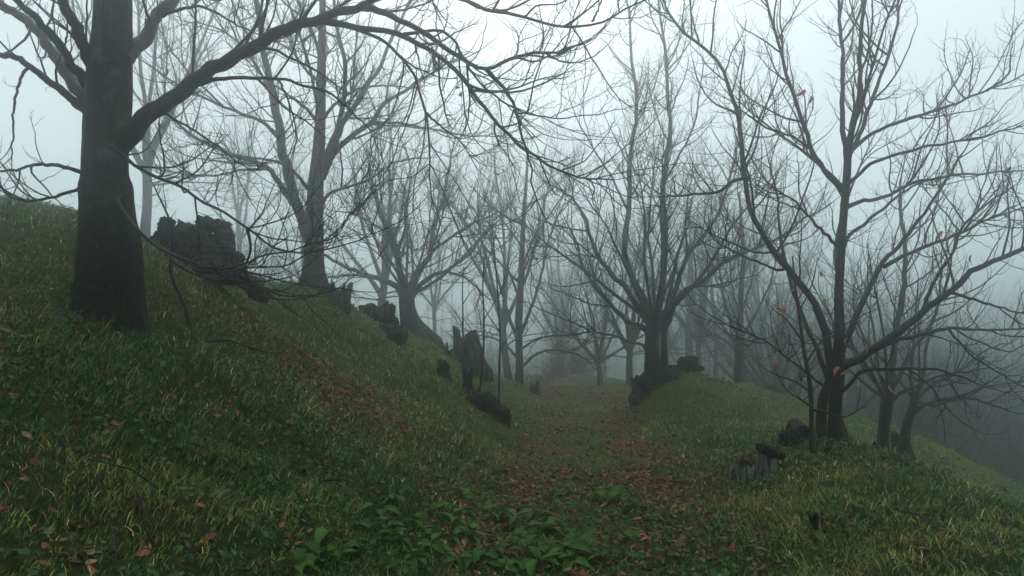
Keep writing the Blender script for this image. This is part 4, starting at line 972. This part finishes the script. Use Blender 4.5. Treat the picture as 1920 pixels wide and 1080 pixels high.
bp = [bush_proto(601, 1.5, 26, M_SCRUB), bush_proto(602, 1.6, 14, M_TWIG)]
bused = set()
def place_bush(k, p, s, rot, label, group):
    o = bp[k] if k not in bused else copy_tree(bp[k]); bused.add(k)
    o.location = p; o.scale = (s, s, s * 0.9); o.rotation_euler = (0, 0, rot); tag(o, label, 'bush', group)
for i, (x, d, s) in enumerate([(1020, 27, 0.8), (1045, 30, 1.0), (1065, 31.5, 1.1), (1085, 33, 1.1), (1105, 32, 0.9), (1035, 33, 1.2), (1075, 36, 1.2)]):
    place_bush(0, hpt(at(x, 640, d)), s, i * 1.3, 'reddish brown bare scrub in the fog where the path ends', 'reddish scrub at the end of the path')
for i, (x, d, s) in enumerate([(905, 38, 1.2), (925, 42, 1.5), (880, 40, 1.3), (945, 36, 1.1), (855, 44, 1.5), (915, 48, 1.8)]):
    place_bush(1, hpt(at(x, 640, d)), s, i * 1.1, 'faint bare bush in the fog behind the tall torn stump', 'faint bushes behind the stump')
for i, (x, d, s) in enumerate([(405, 17, 0.8), (450, 19, 1.0), (480, 18, 0.9), (515, 20, 1.1), (352, 18, 0.7), (540, 19, 0.9)]):
    place_bush(1, hpt(at(x, 640, d)), s, i * 1.7, 'pale bare bush on the skyline right of the rotten block stump', 'bushes on the skyline')

# ------------------------------------------------------------------ ground cover
def frustum_points(n, d0, d1, g, margin=1.12):
    """random ground points in front of the viewer, even over the ground between two distances"""
    d = np.sqrt(d0 ** 2 + (d1 ** 2 - d0 ** 2) * g.random(n)); x = (g.random(n) * 2 - 1) * 0.75 * margin * d
    return x, d
def keep_visible(x, y, slack=0.5):
    return np.ones(len(x), bool)
def track(x, y):
    u = x - pathx(y)
    return np.clip(0.75 + 0.8 * fbm(x * 0.9 + 4, y * 0.9, 2), 0.1, 1.2) * np.exp(-((np.abs(u) - 0.7) / 0.6) ** 2) * np.clip((36 - y) / 10, 0, 1) * np.clip((y - 2.5) / 6.5, 0.35, 1)
def on_path(x, y): return np.exp(-((x - pathx(y)) / 1.25) ** 4)
LP = [at(640, 765, 8.8), at(540, 745, 8.2), at(740, 790, 9.0)]
def leafpatch(x, y):
    return sum(np.exp(-(((x - p[0]) / 0.8) ** 2 + ((y - p[1]) / 0.7) ** 2)) for p in LP)

def blades(x, y, g, ln, wd, seg, straw=0.1, lean=1.25):
    n = len(x); z = height(x, y); Nn = gnormal(x, y)
    down = np.stack([Nn[:, 0], Nn[:, 1]], -1) * 2.2
    # blades of a tuft share a direction of lean
    ang = fbm(x * 2.1, y * 2.1, 2) * 5 + g.normal(size=n) * 0.8
    dirs = np.stack([np.cos(ang), np.sin(ang)], -1) * 0.5 + down * 0.6 + g.normal(size=(n, 2)) * 0.8
    nd = np.linalg.norm(dirs, axis=1, keepdims=True) + 1e-6; dirs = dirs / nd
    le = lean * (0.35 + 0.9 * g.random(n))                        # total bend
    D = np.concatenate([dirs, np.zeros((n, 1))], 1)
    perp = np.stack([-dirs[:, 1], dirs[:, 0], np.zeros(n)], -1)
    tw = g.random(n) * 3.14
    side = perp * np.cos(tw)[:, None] + D * np.sin(tw)[:, None] * 0.7
    p = np.stack([x, y, z - 0.008], -1); rows = []
    a = 0.15 + 0.35 * g.random(n); st = ln / seg
    for k in range(seg + 1):
        w = wd * (1 - (k / seg) ** 1.6) * 0.5
        rows.append((p.copy(), w))
        v = D * np.sin(a)[:, None] + np.array([0, 0, 1.0]) * np.cos(a)[:, None]
        p = p + v * st[:, None]; a = a + le / seg * 1.3
    V = []
    for k, (q, w) in enumerate(rows[:-1]): V += [q - side * w[:, None], q + side * w[:, None]]
    V.append(rows[-1][0])
    V = np.stack(V, 1); m = V.shape[1]                            # (n, m, 3)
    F = []
    for k in range(seg - 1): F += [[2 * k, 2 * k + 1, 2 * k + 3], [2 * k, 2 * k + 3, 2 * k + 2]]
    F.append([m - 3, m - 2, m - 1]); F = np.array(F)
    F = (F[None] + (np.arange(n) * m)[:, None, None]).reshape(-1, 3)
    pn = fbm(x * 0.55 + 3, y * 0.55, 3); pq = fbm(x * 1.7 - 8, y * 1.7, 2)
    t = np.clip(0.45 + 1.1 * pn + 0.3 * g.normal(size=n), 0, 1)[:, None]
    c = np.array([0.052, 0.132, 0.030]) * (1 - t) + np.array([0.21, 0.235, 0.060]) * t
    s = g.random(n) < np.clip(straw * (0.5 + 1.6 * np.clip(pq + 0.35, 0, 1.5)) * (1 - 0.6 * on_path(x, y)), 0, 0.6)
    c[s] = np.array([0.44, 0.38, 0.19]) * (0.6 + 0.7 * g.random(s.sum()))[:, None]
    c = c * (0.18 + 2.5 * g.random(n) ** 2.6)[:, None]
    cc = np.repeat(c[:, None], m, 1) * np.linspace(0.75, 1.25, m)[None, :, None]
    return V.reshape(-1, 3), F, cc.reshape(-1, 3)

def grass_zone(name, n, d0, d1, ln0, ln1, wd, seg, seed, label, straw, min_d=0):
    g = np.random.default_rng(seed)
    x, y = frustum_points(n, d0, d1, g)
    # gather into tufts
    k = len(x) // 9; ci = g.integers(0, k, len(x)); sc = 0.035 + 0.004 * d1
    tuft = g.random(len(x)) < 0.75
    cx, cy = x[:k][ci], y[:k][ci]
    x = np.where(tuft, cx + g.normal(size=len(x)) * sc, x); y = np.where(tuft, cy + g.normal(size=len(x)) * sc, y)
    bare = np.clip(track(x, y) * 0.85 + leafpatch(x, y) * 0.5, 0, 0.9)
    thin = np.clip(0.35 - 0.9 * fbm(x * 0.9, y * 0.9, 2), 0, 0.55)
    ok = g.random(len(x)) > np.maximum(bare, thin * 0.8)
    x, y = x[ok], y[ok]
    hfac = 1 - 0.45 * on_path(x, y)
    hfac *= 0.75 + 0.5 * np.clip(0.5 + fbm(x * 0.8 + 5, y * 0.8, 2), 0, 1)
    ln = (ln0 + (ln1 - ln0) * g.random(len(x)) ** 1.6) * hfac
    V, F, C = blades(x, y, g, ln, wd * (0.7 + 0.6 * g.random(len(x))), seg, straw)
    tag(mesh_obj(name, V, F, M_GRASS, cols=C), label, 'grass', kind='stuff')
grass_zone('grass', 150000, 1.8, 6.5, 0.04, 0.13, 0.0068, 3, 701, 'short tangled grass of the near ground and bank foot', 0.07)
grass_zone('grass', 130000, 6.3, 12.5, 0.04, 0.115, 0.012, 2, 702, 'matted wet grass of the middle bank, path and ridge', 0.13)
grass_zone('grass', 90000, 12.2, 26, 0.05, 0.12, 0.018, 2, 703, 'misty grass of the far bank and mound', 0.13)

def tussocks(n, seed):
    g = np.random.default_rng(seed); x, y = frustum_points(n, 2.2, 13, g)
    ok = (np.abs(x - pathx(y)) > 1.2) & (g.random(n) < np.clip(0.25 + 1.1 * fbm(x * 0.6 + 2, y * 0.6, 2), 0.05, 1)); x, y = x[ok], y[ok]
    k = 26; X = np.repeat(x, k) + g.normal(size=len(x) * k) * 0.03; Y = np.repeat(y, k) + g.normal(size=len(x) * k) * 0.03
    ln = np.repeat(0.14 + 0.16 * g.random(len(x)), k) * (0.6 + 0.6 * g.random(len(X)))
    V, F, C = blades(X, Y, g, ln, np.full(len(X), 0.0048), 4, 0.55, lean=1.9)
    tag(mesh_obj('dry_grass', V, F, M_GRASS, cols=C), 'long arching straw-coloured grass tussocks on the banks', 'grass', kind='stuff')
tussocks(600, 704)

def leaf_set(x, y, g, size, shape, cols, tilt=0.5, lift=0.02, curl=0.35, ratio=0.45):
    """many small leaves of 8 points each, folded along the rib and curled"""
    n = len(x); z = height(x, y) + lift * g.random(n)
    az = g.random(n) * 6.283; N_ = gnormal(x, y) + g.normal(size=(n, 3)) * tilt; N_ = unit(N_)
    A = np.stack([np.cos(az), np.sin(az), np.zeros(n)], -1); A = unit(A - (A * N_).sum(1, keepdims=True) * N_); B = np.cross(N_, A)
    u = np.array([-0.5, -0.2, -0.2, -0.2, 0.2, 0.2, 0.2, 0.5]); v = np.array([0, -1, 0, 1, -0.85, 0, 0.85, 0]) * 0.5
    cu = curl * (g.random(n) * 1.6 - 0.4)[:, None]; fo = (0.2 + 0.5 * g.random(n))[:, None] * ratio
    L = size[:, None]
    W = np.abs(v)[None] * fo * 1.2 + cu * (u[None] ** 2) * 1.6
    p = np.stack([x, y, z], -1)[:, None] + (A[:, None] * (u[None] * L)[..., None] + B[:, None] * (v[None] * L * ratio * (0.8 + 0.4 * g.random((n, 1))))[..., None] + N_[:, None] * (W * L * 0.6)[..., None])
    T = np.array([[0, 1, 2], [0, 2, 3], [1, 4, 5], [1, 5, 2], [2, 5, 6], [2, 6, 3], [4, 7, 5], [5, 7, 6]])
    F = (T[None] + (np.arange(n) * 8)[:, None, None]).reshape(-1, 3)
    return p.reshape(-1, 3), F, np.repeat(cols, 8, 0)

def litter(n, d0, d1, s0, s1, seed, label):
    g = np.random.default_rng(seed); x, y = frustum_points(n, d0, d1, g)
    pr = 0.09 + 0.95 * np.clip(track(x, y) * (0.75 + 0.5 * fbm(x * 1.2, y * 1.2, 2)), 0, 1) + 0.5 * leafpatch(x, y) + 0.10 * np.clip(fbm(x * 0.8 + 9, y * 0.8, 2), 0, 1)
    pr = np.maximum(pr, 0.22 * on_path(x, y))
    ok = g.random(n) < pr; x, y = x[ok], y[ok]; n = len(x)
    t = g.random((n, 1)); c = np.array([0.085, 0.029, 0.017]) * (1 - t) + np.array([0.27, 0.105, 0.055]) * t
    c = c * (0.5 + 0.9 * g.random((n, 1))); b = g.random(n) < 0.05; c[b] = np.array([0.24, 0.16, 0.10]) * (0.7 + 0.5 * g.random((b.sum(), 1)))
    V, F, C = leaf_set(x, y, g, s0 + (s1 - s0) * g.random(n), None, c, tilt=0.45, lift=0.03)
    tag(mesh_obj('fallen_leaf_litter', V, F, M_LITTER, cols=C), label, 'leaf litter', kind='stuff')
litter(46000, 1.8, 9, 0.03, 0.085, 711, 'brown leaf litter strewn over the near path and bank')
litter(80000, 9, 30, 0.05, 0.11, 712, 'brown leaf litter lining the far tracks of the path')

def weeds(n, d0, d1, s0, s1, seed, label):
    g = np.random.default_rng(seed); x, y = frustum_points(n, d0, d1, g)
    k = n // 8; ci = g.integers(0, k, n); x = x[:k][ci] + g.normal(size=n) * 0.07; y = y[:k][ci] + g.normal(size=n) * 0.07
    ok = g.random(n) < np.clip(0.42 + 0.9 * fbm(x * 0.9 - 4, y * 0.9, 2), 0.05, 1) * (1 - 0.75 * np.clip(track(x, y), 0, 1)); x, y = x[ok], y[ok]; n = len(x)
    t = g.random((n, 1)); c = np.array([0.022, 0.070, 0.018]) * (1 - t) + np.array([0.070, 0.150, 0.034]) * t
    V, F, C = leaf_set(x, y, g, s0 + (s1 - s0) * g.random(n) ** 1.5, None, c, tilt=0.5, lift=0.07, curl=0.15, ratio=0.75)
    tag(mesh_obj('ground_weed', V, F, M_WEED, cols=C), label, 'weeds', kind='stuff')
weeds(34000, 1.8, 8, 0.018, 0.055, 721, 'small round-leaved weeds growing through the near grass')
weeds(22000, 8, 18, 0.03, 0.07, 722, 'small green weeds dotted over the middle bank and mound')

# ------------------------------------------------------------------ broad-leaved plants, single leaves, flowers
def leaf_mesh(name, L, Wd, cup, droop, fold, mat, heart=0.0, nu=8, nv=4, wob=0.0, seed=0):
    V, F = [], []; gg = np.random.default_rng(seed)
    for i in range(nu + 1):
        u = i / nu
        w = Wd * math.sin(math.pi * (u * 0.93 + 0.07) ** 0.75) ** 0.85 * 0.5 if u < 1 else 0.0
        for j in range(-nv // 2, nv // 2 + 1):
            v = j / (nv / 2)
            x = u * L - heart * abs(v) * max(0, 0.35 - u) * L
            V.append((x, v * w, fold * abs(v) * w + cup * math.sin(u * math.pi) * L - droop * u * u * L + wob * L * float(gg.normal()) * 0.5))
    m = nv + 1
    for i in range(nu):
        for j in range(nv): F.append((i * m + j, i * m + j + 1, (i + 1) * m + j + 1, (i + 1) * m + j))
    me = bpy.data.meshes.new(name); me.from_pydata(V, [], F); me.update(); me.materials.append(mat)
    me.polygons.foreach_set('use_smooth', np.ones(len(me.polygons), dtype=bool))
    return me
def stalk_mesh(L, mat):
    V, F = tubes(np.array([[[0, 0, 0], [0.15 * L, 0, 0.5 * L], [0.4 * L, 0, 0.92 * L]]], float), np.array([[0.004, 0.0035, 0.003]]), 5)
    me = bpy.data.meshes.new('stalk'); me.from_pydata([tuple(v) for v in V], [], [tuple(f) for f in F]); me.update(); me.materials.append(mat); return me
arum_leaves = [leaf_mesh('leaf', 0.15, 0.095, 0.06, 0.30, 0.35, M_ARUM, 0.5), leaf_mesh('leaf', 0.13, 0.085, 0.10, 0.15, 0.25, M_ARUM, 0.3), leaf_mesh('leaf', 0.165, 0.085, 0.05, 0.42, 0.45, M_ARUM, 0.3)]
arum_stalk = stalk_mesh(0.10, M_ARUM)
def arum(px, py, seed, label, s=1.0):
    g = np.random.default_rng(seed); p = on_ground(px, py)
    root = tag(empty('broad_leaved_plant', p), label, 'plant', 'broad-leaved plants on the path')
    n = int(g.integers(4, 7)); a0 = g.random() * 6.28
    for i in range(n):
        az = a0 + i * 2.4 + g.normal() * 0.3; sc = s * (0.7 + 0.55 * g.random())
        st = bpy.data.objects.new('stalk', arum_stalk); COL.objects.link(st); st.parent = root; st.rotation_euler = (0, 0, az); st.scale = (sc, sc, sc * (0.5 + 0.7 * g.random()))
        lf = bpy.data.objects.new('leaf', arum_leaves[int(g.integers(0, 3))]); COL.objects.link(lf); lf.parent = root
        lf.location = (0.04 * sc * math.cos(az), 0.04 * sc * math.sin(az), 0.092 * st.scale[2]); lf.scale = (sc, sc, sc)
        lf.rotation_euler = (g.normal() * 0.3, -0.5 + 0.75 * g.random(), az)
ar = [(640, 1052), (598, 1064), (690, 1004), (742, 944), (762, 992), (792, 1006), (830, 962), (815, 1034), (852, 988), (884, 1014), (902, 962), (716, 972), (680, 1044), (764, 1062),
      (942, 1074), (962, 992), (1002, 972), (1022, 1004), (1062, 1054), (1082, 1024), (1102, 1042), (1134, 1056), (1162, 942), (1144, 932), (1122, 938), (1082, 902), (1152, 862),
      (902, 1054), (992, 1052), (1042, 942), (872, 938), (1192, 958), (1172, 1012), (620, 1010), (560, 1075), (735, 1020), (1010, 1070), (1050, 1000), (920, 900), (820, 905)]
ga = np.random.default_rng(790)
while len(ar) < 100:
    x, y = 560 + 720 * ga.random(), 880 + 195 * ga.random()
    if ga.random() < np.exp(-((x - 900) / 260) ** 2) * (0.4 + 0.6 * (y - 880) / 195): ar.append((x, y))
for i, (x, y) in enumerate(ar):
    if x < 800 and y > 990: lb = 'broad green leaves of a plant at the bottom, left of the path centre'
    elif x < 930: lb = 'broad green leaves of a plant in the clump along the left wheel track'
    elif y > 985: lb = 'broad green leaves of a plant in the middle of the path, lower edge'
    elif x > 1100: lb = 'broad green leaves of a plant in the grass near the right wheel track'
    else: lb = 'broad green leaves of a plant in the grass strip between the tracks'
    arum(x, y, 800 + i, lb, (0.9 if i < 40 else 0.6) * (1 if y > 930 else 0.8) * (0.8 + 0.4 * rng.random()))

dry = [leaf_mesh('fallen_leaf', 0.15, 0.055, 0.12, 0.1, 0.9, M_DRYLEAF, wob=0.02, seed=1, nu=8), leaf_mesh('fallen_leaf', 0.13, 0.05, -0.1, -0.2, 0.7, M_DRYLEAF, wob=0.02, seed=2), leaf_mesh('fallen_leaf', 0.12, 0.06, 0.2, 0.3, 0.5, M_DRYLEAF, wob=0.025, seed=3)]
g = np.random.default_rng(900)
spots = [(150, 1050), (885, 1064), (640, 1015), (310, 870), (220, 845), (540, 790), (575, 960), (135, 1065), (380, 1030), (730, 1070)]
while len(spots) < 90:
    x, y = g.random() * 1900, 800 + 275 * g.random(); q = on_ground(x, y)
    if g.random() < 0.12 + 0.9 * track(q[0], q[1]): spots.append((x, y))
for i, (x, y) in enumerate(spots):
    p = on_ground(x, y); s = (0.36 + 0.36 * g.random()) * min(1.0, 0.45 + p[1] * 0.11)
    o = bpy.data.objects.new('fallen_leaf', dry[i % 3]); COL.objects.link(o); o.location = p + [0, 0, 0.035]
    o.scale = (s, s, s); o.rotation_euler = (g.normal() * 0.4, g.normal() * 0.35, g.random() * 6.28)
    tag(o, 'curled brown fallen leaf lying on the grass of the near ground', 'leaf', 'curled fallen leaves')

wither = [leaf_mesh('leaf', 0.15, 0.045, 0.1, 0.1, 0.8, M_ORANGE, wob=0.02, seed=5), leaf_mesh('leaf', 0.13, 0.05, 0.16, 0.25, 0.6, M_ORANGE, wob=0.02, seed=6)]
def hang(root, px, py, d, k, s=1.0):
    o = bpy.data.objects.new('leaf', wither[k % 2]); COL.objects.link(o); o.parent = root
    o.location = at(px, py, d) - np.array(root.location); o.scale = (s, s, s)
    o.rotation_euler = (g.random() * 6.28, 1.0 + g.normal() * 0.5, g.random() * 6.28)
for i, (x, y, d) in enumerate([(1402, 566, 7.5), (1537, 510, 7.7), (1460, 568, 7.4), (1490, 538, 7.6), (1520, 616, 7.4), (1590, 634, 7.6), (1622, 652, 7.5), (1574, 688, 7.2), (1590, 692, 7.2), (1616, 720, 7.5),
                               (1667, 722, 7.8), (1548, 560, 7.6), (1768, 434, 7.8), (1474, 580, 7.4), (1822, 478, 7.9), (1456, 680, 7.2), (1510, 168, 8), (1520, 180, 8), (1700, 556, 7.6), (1895, 312, 7.6)]):
    hang(TREE_I, x, y, d, i, 0.65 + 0.4 * g.random())
for i, (x, y, d) in enumerate([(312, 128, 6.0), (295, 314, 5.6), (865, 172, 6.2), (862, 165, 6.3), (775, 315, 6.2), (850, 220, 6.2), (832, 104, 6.2)]):
    hang(TREE_A, x, y, d, i, 0.45 + 0.25 * g.random())

# two small yellow flowers on the bank
M_YEL = leaf_material('yellow_petal', (0.55, 0.42, 0.02), (0.7, 0.55, 0.03)); pet = leaf_mesh('petal', 0.028, 0.016, 0.15, -0.2, 0.3, M_YEL, nu=4, nv=2)
def flower(px, py, label):
    p = on_ground(px, py); root = tag(empty('yellow_flower', p), label, 'flower', 'yellow flowers on the bank')
    V, F = tubes(np.array([[[0, 0, -0.01], [0.01, 0, 0.05], [0.02, 0, 0.09]]], float), np.full((1, 3), 0.002), 4); mesh_obj('stem', V, F, M_ARUM, root)
    for i in range(6):
        o = bpy.data.objects.new('petal', pet); COL.objects.link(o); o.parent = root; o.location = (0.02, 0, 0.09); o.rotation_euler = (0, -0.7, i * 1.047)
flower(460, 812, 'small yellow flower low on the left bank, nearer the camera')
flower(533, 622, 'small yellow flower on the bank under the rotten block stump')

# short dead sticks on the ground
stick = []
for k in range(3):
    gg = np.random.default_rng(950 + k); p = [np.zeros(3)]; D = np.array([1.0, 0, 0.02])
    for i in range(6): D = unit(D + gg.normal(size=3) * 0.16); p.append(p[-1] + D * 0.07)
    V, F = tubes(resample(p, 10)[None], np.linspace(0.008, 0.003, 10)[None], 6)
    me = bpy.data.meshes.new('dead_stick'); me.from_pydata([tuple(v) for v in V], [], [tuple(f) for f in F]); me.update(); me.materials.append(M_LIMB_NEAR); stick.append(me)
g = np.random.default_rng(960)
for i in range(34):
    x, y = g.random() * 1900, 720 + 350 * g.random(); p = on_ground(x, y)
    if p[1] > 14: continue
    o = bpy.data.objects.new('dead_stick', stick[i % 3]); COL.objects.link(o); s_ = 0.6 + 0.8 * g.random()
    o.location = p + [0, 0, 0.045]; o.scale = (s_, s_, s_)
    nn = Vector(gnormal(np.array([p[0]]), np.array([p[1]]))[0]); q = nn.to_track_quat('Z', 'Y'); o.rotation_euler = q.to_euler(); o.rotation_euler.rotate_axis('Z', g.random() * 6.28)
    tag(o, 'short dead stick lying in the grass', 'stick', 'dead sticks in the grass')
# ------------------------------------------------------------------ the fog
def haze():
    x0, x1, y0, y1, z0, z1 = GX[0] - 2, GX[-1] + 2, GY[0] - 2, GY[-1] + 2, float(GZ.min()) - 1, max(24.0, float(GZ.max()) + 3)
    V = [(x, y, z) for z in (z0, z1) for y in (y0, y1) for x in (x0, x1)]
    F = [(0, 2, 3, 1), (4, 5, 7, 6), (0, 1, 5, 4), (2, 6, 7, 3), (0, 4, 6, 2), (1, 3, 7, 5)]
    m = bpy.data.materials.new('fog'); m.use_nodes = True; t = m.node_tree; t.nodes.clear()
    v = t.nodes.new('ShaderNodeVolumePrincipled'); out = t.nodes.new('ShaderNodeOutputMaterial')
    v.inputs['Color'].default_value = (0.94, 0.985, 0.985, 1); v.inputs['Density'].default_value = FOG; v.inputs['Anisotropy'].default_value = 0.94
    t.links.new(v.outputs[0], out.inputs['Volume'])
    tag(mesh_obj('haze', V, F, m, smooth=False), 'pale cold fog filling the whole place', 'fog', kind='stuff')
FOG = 0.025
haze()
